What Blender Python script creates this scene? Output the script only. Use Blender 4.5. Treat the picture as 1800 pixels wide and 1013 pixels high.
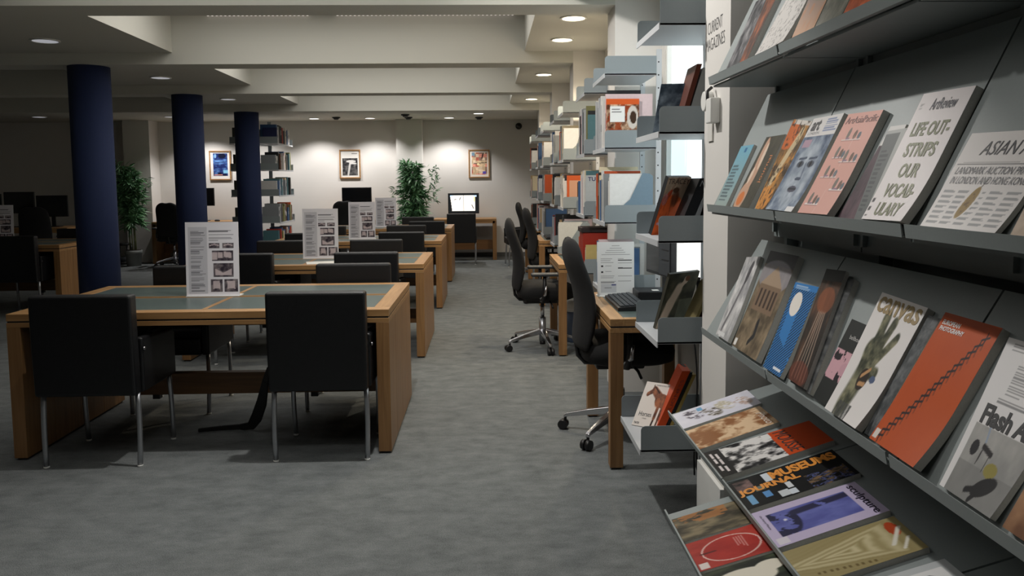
import bpy, bmesh, math, random
import numpy as np
from mathutils import Vector, Matrix

for o in list(bpy.data.objects):
    bpy.data.objects.remove(o)
SC = bpy.context.scene
COL = SC.collection
PI = math.pi
RNG = random.Random(11)

# ------------------------------------------------------------------ camera
PITCH, YAW, ROLL, FPX, CY, HC = 0.0852, 0.0304, 0.0088, 1400.0, 439.07, 1.389
cd = bpy.data.cameras.new('camera')
cam = bpy.data.objects.new('camera', cd)
COL.objects.link(cam)
fw = Vector((math.sin(YAW) * math.cos(PITCH), math.cos(YAW) * math.cos(PITCH), -math.sin(PITCH)))
rt = Vector((math.cos(YAW), -math.sin(YAW), 0))
dn = fw.cross(rt)
rt2 = math.cos(ROLL) * rt + math.sin(ROLL) * dn
dn2 = -math.sin(ROLL) * rt + math.cos(ROLL) * dn
mat = Matrix((rt2, -dn2, -fw)).transposed().to_4x4()
mat.translation = (0, 0, HC)
cam.matrix_world = mat
cd.sensor_width = 36.0
cd.lens = 36.0 * FPX / 1800
cd.shift_y = -(506.5 - CY) / 1800
cd.clip_start = 0.05
SC.camera = cam

# ------------------------------------------------------------------ world and exposure
w = bpy.data.worlds.new('world')
SC.world = w
w.use_nodes = True
w.node_tree.nodes['Background'].inputs[0].default_value = (0.02, 0.022, 0.025, 1)
w.node_tree.nodes['Background'].inputs[1].default_value = 0.1
SC.view_settings.view_transform = 'Standard'
SC.view_settings.look = 'None'
SC.view_settings.exposure = 0.0
SC.view_settings.gamma = 1.0

def lin(c):
    c = np.asarray(c, float) / 255.0
    return np.where(c <= 0.04045, c / 12.92, ((c + 0.055) / 1.055) ** 2.4)

# ------------------------------------------------------------------ lights of the room
def area(name, loc, size, power, color=(1, 1, 1), rot=(0, 0, 0), spread=PI):
    l = bpy.data.lights.new(name, 'AREA')
    l.shape = 'RECTANGLE'
    l.size, l.size_y = size
    l.energy = power
    l.color = color
    l.spread = spread
    o = bpy.data.objects.new(name, l)
    o.location = loc
    o.rotation_euler = rot
    COL.objects.link(o)
    return o

def spot(name, loc, power, angle, blend, color=(1, 1, 1), rot=(0, 0, 0), r=0.03):
    l = bpy.data.lights.new(name, 'SPOT')
    l.energy = power
    l.spot_size = angle
    l.spot_blend = blend
    l.color = color
    l.shadow_soft_size = r
    o = bpy.data.objects.new(name, l)
    o.location = loc
    o.rotation_euler = rot
    COL.objects.link(o)
    return o

CREAM = (1.0, 0.965, 0.92)
WARM = (1.0, 0.84, 0.62)
COOL = (0.88, 0.955, 1.0)
# coffers (x -2.9 .. 0.36), one light per bay, hidden above the beams
for i, (y0, y1, p) in enumerate([(0.3, 2.6, 11), (3.1, 5.1, 17), (5.5, 7.5, 30), (7.95, 10.0, 33), (10.45, 12.45, 30)]):
    area('coffer_light', (-1.25, (y0 + y1) / 2, 2.97), (2.8, 1.2), p, CREAM)
# small recessed lamps over the magazine rack
spot('rack_lamp', (-0.5, 3.7, 2.94), 135, math.radians(150), 0.5, CREAM, (0, math.radians(-30), 0), 0.04)
spot('rack_lamp', (-0.52, 1.9, 2.94), 26, math.radians(150), 0.5, CREAM, (0, math.radians(-30), 0), 0.04)
# wall washers along the far wall
for x, p in [(-5.05, 74), (-4.1, 40), (-3.03, 70), (-2.05, 70), (-0.66, 80)]:
    spot('wall_washer_lamp', (x, 14.26, 2.50), p, math.radians(124), 0.6, (1.0, 0.965, 0.945), (0, 0, 0), 0.03)
# warm lamps along the bookcases
for x, y, p in [(0.66, 6.06, 62), (0.66, 6.97, 62), (0.66, 9.2, 50), (0.67, 11.9, 50)]:
    spot('bookcase_lamp', (x, y, 2.58), p, math.radians(140), 0.6, WARM, (0, 0, 0), 0.03)
# daylight through the frosted window beside the nearest desk
# (the frosted window beside the nearest desk glows by itself, see window_1)

# ------------------------------------------------------------------ materials
def nodes(name):
    m = bpy.data.materials.new(name)
    m.use_nodes = True
    nt = m.node_tree
    return m, nt, nt.nodes['Principled BSDF']

def plain(name, rgb, rough=0.5, metal=0.0, spec=0.5, bump=0.0, scale=200.0, vary=0.0):
    m, nt, b = nodes(name)
    c = tuple(lin(rgb)) + (1,)
    b.inputs['Base Color'].default_value = c
    b.inputs['Roughness'].default_value = rough
    b.inputs['Metallic'].default_value = metal
    b.inputs['Specular IOR Level'].default_value = spec
    tc = nt.nodes.new('ShaderNodeTexCoord')
    n = nt.nodes.new('ShaderNodeTexNoise')
    n.inputs['Scale'].default_value = scale
    n.inputs['Detail'].default_value = 3
    nt.links.new(tc.outputs['Object'], n.inputs['Vector'])
    if vary:
        mx = nt.nodes.new('ShaderNodeMix')
        mx.data_type = 'RGBA'
        mx.inputs[6].default_value = tuple(x * (1 - vary) for x in c[:3]) + (1,)
        mx.inputs[7].default_value = tuple(min(1, x * (1 + vary)) for x in c[:3]) + (1,)
        nt.links.new(n.outputs['Fac'], mx.inputs[0])
        nt.links.new(mx.outputs[2], b.inputs['Base Color'])
    if bump:
        bp = nt.nodes.new('ShaderNodeBump')
        bp.inputs['Strength'].default_value = bump
        bp.inputs['Distance'].default_value = 0.003
        nt.links.new(n.outputs['Fac'], bp.inputs['Height'])
        nt.links.new(bp.outputs[0], b.inputs['Normal'])
    return m

def wood(name, rgb1, rgb2, axis, rough=0.42):
    m, nt, b = nodes(name)
    tc = nt.nodes.new('ShaderNodeTexCoord')
    mp = nt.nodes.new('ShaderNodeMapping')
    s = [28, 28, 28]
    s[axis] = 1.6
    mp.inputs['Scale'].default_value = s
    n = nt.nodes.new('ShaderNodeTexNoise')
    n.inputs['Scale'].default_value = 1.6
    n.inputs['Detail'].default_value = 6
    n.inputs['Distortion'].default_value = 0.6
    r = nt.nodes.new('ShaderNodeValToRGB')
    r.color_ramp.elements[0].position = 0.3
    r.color_ramp.elements[1].position = 0.7
    r.color_ramp.elements[0].color = tuple(lin(rgb1)) + (1,)
    r.color_ramp.elements[1].color = tuple(lin(rgb2)) + (1,)
    nt.links.new(tc.outputs['Object'], mp.inputs['Vector'])
    nt.links.new(mp.outputs[0], n.inputs['Vector'])
    nt.links.new(n.outputs['Fac'], r.inputs[0])
    nt.links.new(r.outputs[0], b.inputs['Base Color'])
    b.inputs['Roughness'].default_value = rough
    return m

def carpet():
    m, nt, b = nodes('carpet')
    tc = nt.nodes.new('ShaderNodeTexCoord')
    n1 = nt.nodes.new('ShaderNodeTexNoise')
    n1.inputs['Scale'].default_value = 260
    n1.inputs['Detail'].default_value = 2
    n2 = nt.nodes.new('ShaderNodeTexNoise')
    n2.inputs['Scale'].default_value = 9
    n2.inputs['Detail'].default_value = 8
    n2.inputs['Roughness'].default_value = 0.7
    mp = nt.nodes.new('ShaderNodeMapping')
    mp.inputs['Scale'].default_value = (0.8, 1.3, 1)
    nt.links.new(tc.outputs['Object'], n1.inputs['Vector'])
    nt.links.new(tc.outputs['Object'], mp.inputs['Vector'])
    nt.links.new(mp.outputs[0], n2.inputs['Vector'])
    ad = nt.nodes.new('ShaderNodeMath')
    ad.operation = 'MULTIPLY_ADD'
    ad.inputs[1].default_value = 0.55
    nt.links.new(n1.outputs['Fac'], ad.inputs[0])
    ml = nt.nodes.new('ShaderNodeMath')
    ml.operation = 'MULTIPLY'
    ml.inputs[1].default_value = 0.5
    nt.links.new(n2.outputs['Fac'], ml.inputs[0])
    nt.links.new(ml.outputs[0], ad.inputs[2])
    r = nt.nodes.new('ShaderNodeValToRGB')
    r.color_ramp.elements[0].position = 0.33
    r.color_ramp.elements[1].position = 0.72
    r.color_ramp.elements[0].color = tuple(lin((76, 80, 81))) + (1,)
    r.color_ramp.elements[1].color = tuple(lin((136, 140, 140))) + (1,)
    nt.links.new(ad.outputs[0], r.inputs[0])
    nt.links.new(r.outputs[0], b.inputs['Base Color'])
    bp = nt.nodes.new('ShaderNodeBump')
    bp.inputs['Strength'].default_value = 0.6
    bp.inputs['Distance'].default_value = 0.006
    nt.links.new(n1.outputs['Fac'], bp.inputs['Height'])
    nt.links.new(bp.outputs[0], b.inputs['Normal'])
    b.inputs['Roughness'].default_value = 0.95
    b.inputs['Specular IOR Level'].default_value = 0.15
    return m

def emit(name, rgb, strength):
    m, nt, b = nodes(name)
    b.inputs['Base Color'].default_value = (0.8, 0.8, 0.8, 1)
    b.inputs['Emission Color'].default_value = tuple(lin(rgb)) + (1,)
    b.inputs['Emission Strength'].default_value = strength
    return m

def painted(name, rough=0.4, emission=0.0):
    m, nt, b = nodes(name)
    a = nt.nodes.new('ShaderNodeAttribute')
    a.attribute_name = 'Col'
    nt.links.new(a.outputs['Color'], b.inputs['Base Color'])
    b.inputs['Roughness'].default_value = rough
    b.inputs['Specular IOR Level'].default_value = 0.12
    if emission:
        nt.links.new(a.outputs['Color'], b.inputs['Emission Color'])
        b.inputs['Emission Strength'].default_value = emission
    return m

WALL = plain('wall_paint', (216, 213, 208), 0.85, bump=0.05, scale=120)
CEIL = plain('ceiling_paint', (198, 197, 188), 0.9, bump=0.05, scale=120)
CARPET = carpet()
SKIRT = plain('skirting_paint', (96, 98, 98), 0.6)
BLUE = plain('column_blue', (28, 42, 80), 0.85, bump=0.3, scale=220, vary=0.25)
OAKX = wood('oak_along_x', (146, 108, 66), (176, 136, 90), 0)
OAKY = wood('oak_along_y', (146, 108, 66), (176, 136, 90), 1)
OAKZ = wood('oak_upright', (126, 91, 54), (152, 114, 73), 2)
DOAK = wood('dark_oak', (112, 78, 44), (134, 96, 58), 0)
LINO = plain('green_linoleum', (78, 91, 89), 0.32, vary=0.1, scale=40)
LEATHER = plain('black_leather', (13, 14, 17), 0.42, bump=0.25, scale=260)
FABRIC = plain('black_fabric', (18, 18, 19), 0.9, bump=0.4, scale=400)
BLACK = plain('black_plastic', (20, 20, 22), 0.45)
DGREY = plain('dark_grey_plastic', (52, 56, 60), 0.45)
CHROME = plain('chrome', (200, 200, 204), 0.22, metal=1.0)
STEEL = plain('satin_steel', (176, 178, 182), 0.35, metal=0.9)
SHELFM = plain('shelf_enamel', (136, 145, 149), 0.5, vary=0.04)
SHELFW = plain('shelf_light_enamel', (184, 187, 190), 0.45)
RACKM = plain('rack_enamel', (140, 148, 148), 0.5, vary=0.05)
WHITE = plain('white_plastic', (222, 222, 218), 0.4)
PAPER = plain('paper_edges', (206, 204, 198), 0.8, vary=0.12, scale=300)
INK = plain('black_ink', (26, 27, 30), 0.6)
POT = plain('grey_pot', (128, 132, 130), 0.6)
STEM = plain('bamboo_stem', (96, 104, 62), 0.6)
SCREEN = plain('dark_screen', (14, 15, 17), 0.18)
COVER = painted('printed_cover', 0.45)
PRINT = painted('printed_sheet', 0.55)
LIT = painted('lit_screen', 0.3, 1.1)
LAMPW = emit('lamp_glow_warm', (255, 236, 200), 9.0)
LAMPC = emit('lamp_glow_white', (255, 250, 242), 3.0)
LAMPD = emit('lamp_glow_dim', (214, 216, 224), 0.42)
LED = emit('led_bead', (255, 240, 235), 0.9)
GLASS = emit('frosted_window_glass', (206, 228, 234), 1.1)

# ------------------------------------------------------------------ mesh helpers
class MB:
    def __init__(self):
        self.v, self.f, self.m, self.s = [], [], [], []

    def add(self, vs, fs, mi=0, smooth=False):
        k = len(self.v)
        self.v += [tuple(p) for p in vs]
        for f in fs:
            self.f.append([k + i for i in f])
            self.m.append(mi)
            self.s.append(smooth)
        return self

    def box(self, x0, x1, y0, y1, z0, z1, mi=0):
        vs = [(x, y, z) for z in (z0, z1) for y in (y0, y1) for x in (x0, x1)]
        return self.add(vs, [(0, 2, 3, 1), (4, 5, 7, 6), (0, 1, 5, 4), (2, 6, 7, 3), (0, 4, 6, 2), (1, 3, 7, 5)], mi)

    def hexa(self, p, mi=0):
        """eight corners, order as in box()"""
        return self.add(p, [(0, 2, 3, 1), (4, 5, 7, 6), (0, 1, 5, 4), (2, 6, 7, 3), (0, 4, 6, 2), (1, 3, 7, 5)], mi)

    def prism(self, poly, axis, a, b, mi=0, smooth=False):
        """poly of 2D points extruded along axis from a to b (axis 0: (y,z), 1: (x,z), 2: (x,y))"""
        n = len(poly)
        def P(q, t):
            return (t, q[0], q[1]) if axis == 0 else (q[0], t, q[1]) if axis == 1 else (q[0], q[1], t)
        vs = [P(q, a) for q in poly] + [P(q, b) for q in poly]
        fs = [tuple(range(n)), tuple(range(2 * n - 1, n - 1, -1))]
        self.add(vs, fs, mi)
        k = len(self.v) - 2 * n
        for i in range(n):
            j = (i + 1) % n
            self.f.append([k + i, k + n + i, k + n + j, k + j])
            self.m.append(mi)
            self.s.append(smooth)
        return self

    def tube(self, path, r, n=10, mi=0, caps=True):
        """a round tube along points; r a number or a list"""
        P = [Vector(p) for p in path]
        rs = r if isinstance(r, (list, tuple)) else [r] * len(P)
        t0 = (P[1] - P[0]).normalized()
        up = Vector((0, 0, 1)) if abs(t0.z) < 0.9 else Vector((1, 0, 0))
        a = t0.cross(up).normalized()
        vs = []
        for i, p in enumerate(P):
            t = (P[min(i + 1, len(P) - 1)] - P[max(i - 1, 0)]).normalized()
            a = (a - t * a.dot(t)).normalized()
            b = t.cross(a)
            for k in range(n):
                an = 2 * PI * k / n
                vs.append(p + (a * math.cos(an) + b * math.sin(an)) * rs[i])
        fs = []
        for i in range(len(P) - 1):
            for k in range(n):
                fs.append((i * n + k, i * n + (k + 1) % n, (i + 1) * n + (k + 1) % n, (i + 1) * n + k))
        self.add(vs, fs, mi, True)
        if caps:
            k0 = len(self.v) - len(vs)
            self.f.append([k0 + k for k in range(n - 1, -1, -1)])
            self.f.append([k0 + (len(P) - 1) * n + k for k in range(n)])
            self.m += [mi, mi]
            self.s += [False, False]
        return self

    def cyl(self, x, y, z0, z1, r, n=24, mi=0, r2=None):
        return self.tube([(x, y, z0), (x, y, z1)], [r, r if r2 is None else r2], n, mi)

    def ball(self, c, r, n=10, mi=0):
        vs, fs = [], []
        rr = r if isinstance(r, (tuple, list)) else (r, r, r)
        for i in range(n + 1):
            th = PI * i / n
            for k in range(n):
                ph = 2 * PI * k / n
                vs.append((c[0] + rr[0] * math.sin(th) * math.cos(ph), c[1] + rr[1] * math.sin(th) * math.sin(ph), c[2] + rr[2] * math.cos(th)))
        for i in range(n):
            for k in range(n):
                fs.append((i * n + k, (i + 1) * n + k, (i + 1) * n + (k + 1) % n, i * n + (k + 1) % n))
        return self.add(vs, fs, mi, True)

    def build(self, name, mats, parent=None, bevel=0.0, seg=2, loc=None, rot=None, fix=True):
        me = bpy.data.meshes.new(name)
        me.from_pydata(self.v, [], self.f)
        for m in (mats if isinstance(mats, (list, tuple)) else [mats]):
            me.materials.append(m)
        me.polygons.foreach_set('material_index', self.m)
        me.polygons.foreach_set('use_smooth', self.s)
        if fix:
            bm = bmesh.new()
            bm.from_mesh(me)
            bmesh.ops.recalc_face_normals(bm, faces=bm.faces)
            bm.to_mesh(me)
            bm.free()
        me.update()
        o = bpy.data.objects.new(name, me)
        COL.objects.link(o)
        if parent:
            o.parent = parent
        if loc:
            o.location = loc
        if rot:
            o.rotation_euler = rot
        if bevel:
            b = o.modifiers.new('bevel', 'BEVEL')
            b.width = bevel
            b.segments = seg
            b.limit_method = 'ANGLE'
        return o

def tag(o, label=None, cat=None, group=None, kind=None):
    if label: o['label'] = label
    if cat: o['category'] = cat
    if group: o['group'] = group
    if kind: o['kind'] = kind
    return o

def thing(name, label, cat, loc=(0, 0, 0), rotz=0, group=None):
    o = bpy.data.objects.new(name, None)
    COL.objects.link(o)
    o.location = loc
    o.rotation_euler = (0, 0, rotz)
    o.empty_display_size = 0.1
    return tag(o, label, cat, group)

CHILDREN = {}
def copy_tree(src, parent=None, loc=None, rotz=None, label=None):
    c = src.copy()
    COL.objects.link(c)
    if parent: c.parent = parent
    if loc is not None: c.location = loc
    if rotz is not None: c.rotation_euler = (0, 0, rotz)
    if label: c['label'] = label
    for ch in [x for x in src.children]:
        copy_tree(ch, c)
    return c

def struct(mb, name, mats, label=None, parent=None, bevel=0.0):
    o = mb.build(name, mats, parent, bevel)
    if parent is None:
        o['kind'] = 'structure'
    return tag(o, label)

# ------------------------------------------------------------------ printed surfaces
def vnoise(U, V, fx, fy, seed):
    r = np.random.RandomState(seed)
    g = r.rand(64, 64)
    x, y = U * fx + 7.3, V * fy + 3.1
    xi, yi = np.floor(x).astype(int), np.floor(y).astype(int)
    tx, ty = x - xi, y - yi
    tx, ty = tx * tx * (3 - 2 * tx), ty * ty * (3 - 2 * ty)
    a, b = g[xi % 64, yi % 64], g[(xi + 1) % 64, yi % 64]
    c, d = g[xi % 64, (yi + 1) % 64], g[(xi + 1) % 64, (yi + 1) % 64]
    return (a * (1 - tx) + b * tx) * (1 - ty) + (c * (1 - tx) + d * tx) * ty

def fbm(U, V, fx, fy, seed, n=4):
    s, a, t = 0, 1.0, 0
    for i in range(n):
        s = s + a * vnoise(U, V, fx * 2 ** i, fy * 2 ** i, seed + i)
        t += a
        a *= 0.55
    return s / t

def mixc(t, a, b):
    t = np.clip(t, 0, 1)[..., None]
    return np.asarray(a, float) * (1 - t) + np.asarray(b, float) * t

def over(img, mask, c):
    m = np.clip(mask, 0, 1)[..., None]
    return img * (1 - m) + np.asarray(c, float) * m

def ell(U, V, cx, cy, rx, ry, rot=0.0, soft=0.08):
    c, s = math.cos(rot), math.sin(rot)
    x, y = (U - cx) * c + (V - cy) * s, -(U - cx) * s + (V - cy) * c
    d = np.sqrt((x / rx) ** 2 + (y / ry) ** 2)
    return np.clip((1 - d) / soft + 0.5, 0, 1)

def rect(U, V, u0, u1, v0, v1):
    return ((U >= u0) & (U <= u1) & (V >= v0) & (V <= v1)).astype(float)

def line(U, V, p, q, wd):
    px, py = p
    dx, dy = q[0] - px, q[1] - py
    L = dx * dx + dy * dy + 1e-9
    t = np.clip(((U - px) * dx + (V - py) * dy) / L, 0, 1)
    d = np.sqrt((U - px - t * dx) ** 2 + (V - py - t * dy) ** 2)
    return np.clip((wd - d) / (wd * 0.4) + 0.5, 0, 1)

def flat(c):
    return lambda U, V: np.ones(U.shape + (3,)) * np.asarray(c, float)

def grid_mesh(name, fn_pos, paint, nu, nv, mat, parent):
    """a painted sheet: fn_pos(u, v) -> 3D arrays, paint(U, V) -> sRGB 0..255 arrays"""
    u, v = np.linspace(0, 1, nu + 1), np.linspace(0, 1, nv + 1)
    U, V = np.meshgrid(u, v)
    P = fn_pos(U, V).reshape(-1, 3)
    c = np.clip(paint(U, V), 0, 255)
    c = lin(c).reshape(-1, 3)
    n1 = nu + 1
    i, j = np.meshgrid(np.arange(nu), np.arange(nv))
    a = (j * n1 + i).ravel()
    F = np.stack([a, a + 1, a + 1 + n1, a + n1], 1)
    me = bpy.data.meshes.new(name)
    me.vertices.add(len(P))
    me.vertices.foreach_set('co', P.ravel())
    me.loops.add(F.size)
    me.loops.foreach_set('vertex_index', F.ravel().astype(np.int32))
    me.polygons.add(len(F))
    me.polygons.foreach_set('loop_start', (np.arange(len(F)) * 4).astype(np.int32))
    me.update(calc_edges=True)
    ca = me.color_attributes.new('Col', 'FLOAT_COLOR', 'POINT')
    ca.data.foreach_set('color', np.concatenate([c, np.ones((len(c), 1))], 1).astype(np.float32).ravel())
    me.materials.append(mat)
    o = bpy.data.objects.new(name, me)
    COL.objects.link(o)
    o.parent = parent
    return o

_txt = {}
def text_mesh(s, bold=0.0, shear=0.0):
    """the letters of s as flat triangles in the unit box; returns verts (n,2), faces, aspect"""
    k = (s, bold, shear)
    if k not in _txt:
        c = bpy.data.curves.new('t', 'FONT')
        c.body = s
        c.offset = bold
        c.shear = shear
        c.resolution_u = 3
        o = bpy.data.objects.new('t', c)
        COL.objects.link(o)
        dg = bpy.context.evaluated_depsgraph_get()
        me = bpy.data.meshes.new_from_object(o.evaluated_get(dg))
        v = np.array([tuple(x.co)[:2] for x in me.vertices])
        f = [tuple(p.vertices) for p in me.polygons]
        bpy.data.objects.remove(o)
        bpy.data.curves.remove(c)
        bpy.data.meshes.remove(me)
        lo, hi = v.min(0), v.max(0)
        _txt[k] = ((v - lo) / (hi - lo), f, (hi[0] - lo[0]) / (hi[1] - lo[1]))
    return _txt[k]

def lettering(texts, pos, parent, name='lettering'):
    """texts: list of (string, u0, u1, v0, v1, material, options); pos(u, v) -> 3D"""
    for t in texts:
        mb = MB()
        s, u0, u1, v0, v1, m = t[:6]
        op = t[6] if len(t) > 6 else {}
        v, f, asp = text_mesh(s, op.get('bold', 0.0), op.get('shear', 0.0))
        if op.get('turn'):       # reading upwards
            uu, vv = u1 - v[:, 1] * (u1 - u0), v0 + v[:, 0] * (v1 - v0)
        else:
            uu, vv = u0 + v[:, 0] * (u1 - u0), v0 + v[:, 1] * (v1 - v0)
        mb.add(pos(uu, vv).tolist(), f)
        mb.build(name, m, parent, fix=False)

_inks = {}
def ink(rgb):
    if rgb not in _inks:
        _inks[rgb] = plain('ink_%d_%d_%d' % rgb, rgb, 0.5)
    return _inks[rgb]

# ------------------------------------------------------------------ the room
ZB, ZS, ZC, ZR = 2.50, 2.6075, 3.05, 3.25
B = [2.70, 5.127, 7.592, 10.057, 12.522]
BW = 0.308
XP, XW, YW, XL, YN = 0.822, 1.12, 14.85, -9.0, -2.5
struct(MB().box(XL, 2.0, YN, YW, -0.1, 0.0), 'floor', CARPET)
struct(MB().box(XL, 2.0, YN, YW + 0.2, ZC, ZR), 'ceiling', CEIL)
# soffit strips between the coffers, and the flat ceiling of the last bay
ys = [YN] + [b for b in B]
for i in range(5):
    a = YN if i == 0 else B[i - 1] + BW
    b = B[i]
    for x0, x1 in ((XL, -7.6), (0.365, XW)):
        struct(MB().box(x0, x1, a, b, ZS, ZC), 'ceiling_soffit', CEIL)
    # the strip over the columns has slightly slanted edges
    struct(MB().prism([(-4.36, a), (-2.86, a), (-2.90, b), (-4.60, b)], 2, ZS, ZC), 'ceiling_soffit', CEIL)
for b in B:
    struct(MB().box(XL, XP, b, b + BW, ZB, ZC), 'ceiling_beam', CEIL)
struct(MB().box(XL, XW, B[4] + BW, YW, 2.53, ZC), 'ceiling_soffit', CEIL)
for i, b in enumerate(B):
    struct(MB().box(XP, XW, b, b + BW, 0.0, ZC), 'wall_pier', WALL)
struct(MB().box(XL, 2.0, YW, YW + 0.2, -0.1, ZR), 'wall_back', WALL)
struct(MB().box(XL - 0.2, XL, YN, YW, -0.1, ZR), 'wall_left', WALL)
struct(MB().box(XL, 2.0, YN - 0.2, YN, -0.1, ZR), 'wall_front', WALL)
WY0, WY1, WZ0, WZ1 = 3.30, 5.02, 0.84, 2.30
wr = MB()
wr.box(XW, XW + 0.25, YN, WY0, 0, ZC).box(XW, XW + 0.25, WY1, YW, 0, ZC)
wr.box(XW, XW + 0.25, WY0, WY1, 0, WZ0).box(XW, XW + 0.25, WY0, WY1, WZ1, ZC)
struct(wr, 'wall_right', WALL)
wo = thing('window_1', 'frosted daylight window behind the nearest desk', None)
wo['kind'] = 'structure'
fm = MB()
for a, b in ((WY0, WY0 + 0.03), (WY1 - 0.03, WY1)):
    fm.box(XW + 0.005, XW + 0.035, a, b, WZ0, WZ1)
for a, b in ((WZ0, WZ0 + 0.04), (WZ1 - 0.04, WZ1)):
    fm.box(XW + 0.005, XW + 0.035, WY0 + 0.03, WY1 - 0.03, a, b)
fm.build('window_frame', WHITE, wo)
MB().box(XW + 0.035, XW + 0.055, WY0, WY1, WZ0, WZ1).build('window_pane', GLASS, wo)
# pilasters on the far wall
struct(MB().box(-1.64, -1.17, YW - 0.25, YW, 0, 2.53), 'wall_pilaster', WALL)
struct(MB().box(-6.45, -5.99, YW - 0.40, YW, 0, 2.53), 'wall_pilaster', WALL)
# skirting
sk = MB()
for x0, x1 in ((-5.99, -1.64), (-1.17, XP)):
    sk.box(x0, x1, YW - 0.015, YW, 0, 0.075)
struct(sk, 'baseboard_back', SKIRT)
struct(MB().box(XP - 0.014, XP, B[0], B[0] + BW, 0, 0.30), 'baseboard_right', WHITE)
# blue columns under the beams
for i, lab in ((2, 'nearest round blue column, beside the long reading tables'),
               (3, 'middle round blue column, behind the nearest table sign'),
               (4, 'farthest round blue column, beside the free-standing bookcase')):
    o = MB().cyl(-3.74, B[i] + BW / 2, 0, ZB, 0.183, 48).build('column_%d' % (i - 1), BLUE)
    tag(o, lab, 'column', 'blue columns', 'structure')
# lettering on the first pier
_inks = {}
def ink(rgb):
    if rgb not in _inks:
        _inks[rgb] = plain('ink_%d_%d_%d' % rgb, rgb, 0.5)
    return _inks[rgb]
sign = thing('wall_lettering', 'dark words CURRENT MAGAZINES lettered on the white pier above the rack', 'lettering', (XP - 0.001, 2.88, 1.9))
def pier_pos(u, v):
    u, v = np.asarray(u), np.asarray(v)
    return np.stack([np.full(u.shape, 0.0), 0.118 - 0.236 * u, -0.04 + 0.105 * v], -1)
lettering([('CURRENT', 0.10, 0.88, 0.57, 0.98, ink((84, 84, 84)), {'bold': -0.012}), ('MAGAZINES', 0.0, 1.0, 0.0, 0.41, ink((84, 84, 84)), {'bold': -0.012})], pier_pos, sign)

# ------------------------------------------------------------------ ceiling fittings
def disc_light(x, y, z, m, r, label, group):
    t = thing('ceiling_downlight', label, 'ceiling light', (x, y, z), 0, group)
    MB().cyl(0, 0, -0.006, -0.002, r, 20).build('diffuser', m, t)
    rg = MB()
    n = 24
    for k in range(n):
        a0, a1 = 2 * PI * k / n, 2 * PI * (k + 1) / n
        q = [(r * math.cos(a0), r * math.sin(a0)), ((r + .015) * math.cos(a0), (r + .015) * math.sin(a0)),
             ((r + .015) * math.cos(a1), (r + .015) * math.sin(a1)), (r * math.cos(a1), r * math.sin(a1))]
        rg.prism(q, 2, -0.01, 0.0)
    rg.build('rim', WHITE, t)
    return t
for x, y, lab in [(0.66, 6.06, 'glowing warm downlight nearest the camera over the bookcases'), (0.66, 6.97, 'glowing warm downlight second over the bookcases'),
                  (0.66, 9.2, 'glowing warm downlight over the bookcases between second and third piers'), (0.67, 11.9, 'small far glowing warm downlight over the bookcases')]:
    disc_light(x, y, ZS, LAMPW, 0.085, lab, 'warm bookcase downlights')
for x, y, lab in [(-3.70, 6.94, 'dim round downlight in the ceiling strip before the nearest blue column'), (-3.70, 9.32, 'dim round downlight between the nearest and middle blue columns'),
                  (-3.70, 11.69, 'dim round downlight between the middle and farthest blue columns')]:
    disc_light(x, y, ZS, LAMPD, 0.10, lab, 'dim downlights along the columns')
for x, y, lab in [(-7.4, 13.56, 'dim downlight in the far dark corner of the ceiling'), (-5.3, 13.7, 'dim downlight in front of the picture with blue print')]:
    disc_light(x, y, 2.53, LAMPD, 0.10, lab, 'dim downlights of the last bay')
for x, y, lab in [(-5.05, 14.26, 'white downlight washing the wall over the blue print'), (-4.1, 14.26, 'white downlight washing the wall beside the far bookcase'),
                  (-3.03, 14.26, 'white downlight washing the wall above the far bookcase end'), (-2.05, 14.26, 'white downlight washing the wall over the black and white print'),
                  (-0.66, 14.26, 'white downlight washing the wall beside the tall plant near the collage print'), (-0.13, 13.4, 'white downlight in front of the collage print')]:
    disc_light(x, y, 2.53, LAMPC, 0.085, lab, 'wall washer downlights')
for x, y, lab in [(-2.6, 14.03, 'dark round smoke detector over the black and white print'), (-1.36, 13.54, 'dark ceiling detector nearest, before the far pilaster'),
                  (-1.36, 14.1, 'dark ceiling detector between pilaster and its twin'), (-0.13, 14.2, 'dark round smoke detector over the collage print')]:
    t = thing('smoke_detector', lab, 'smoke detector', (x, y, 2.53), 0, 'ceiling detectors')
    MB().cyl(0, 0, -0.02, 0, 0.07, 20).build('base', DGREY, t)
    MB().cyl(0, 0, -0.045, -0.02, 0.035, 16, r2=0.055).build('sensor_head', DGREY, t)
t = thing('dome_camera', 'small dark round camera high on the far wall corner', 'camera', (0.596, YW, 2.41))
MB().tube([(0, 0, 0), (0, -0.03, 0)], 0.06, 20).build('base', DGREY, t)
MB().ball((0, -0.03, 0), (0.05, 0.045, 0.05), 12).build('dome', SCREEN, t)
# light strip of beads high in the second coffer
t = thing('light_strip', 'row of tiny light beads along the ceiling coffer edge', 'light strip', (0, B[2] - 0.02, 2.955))
MB().box(-2.6, 0.30, 0.0, 0.018, -0.01, 0.02).build('rail', DGREY, t)
lb = MB()
for k in range(72):
    x = -2.55 + k * 0.0395
    if -1.62 < x < -1.40:
        continue
    lb.box(x - 0.008, x + 0.008, -0.012, 0.0, -0.022, -0.008)
tag(lb.build('bead', LED, t), kind='stuff')

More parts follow.
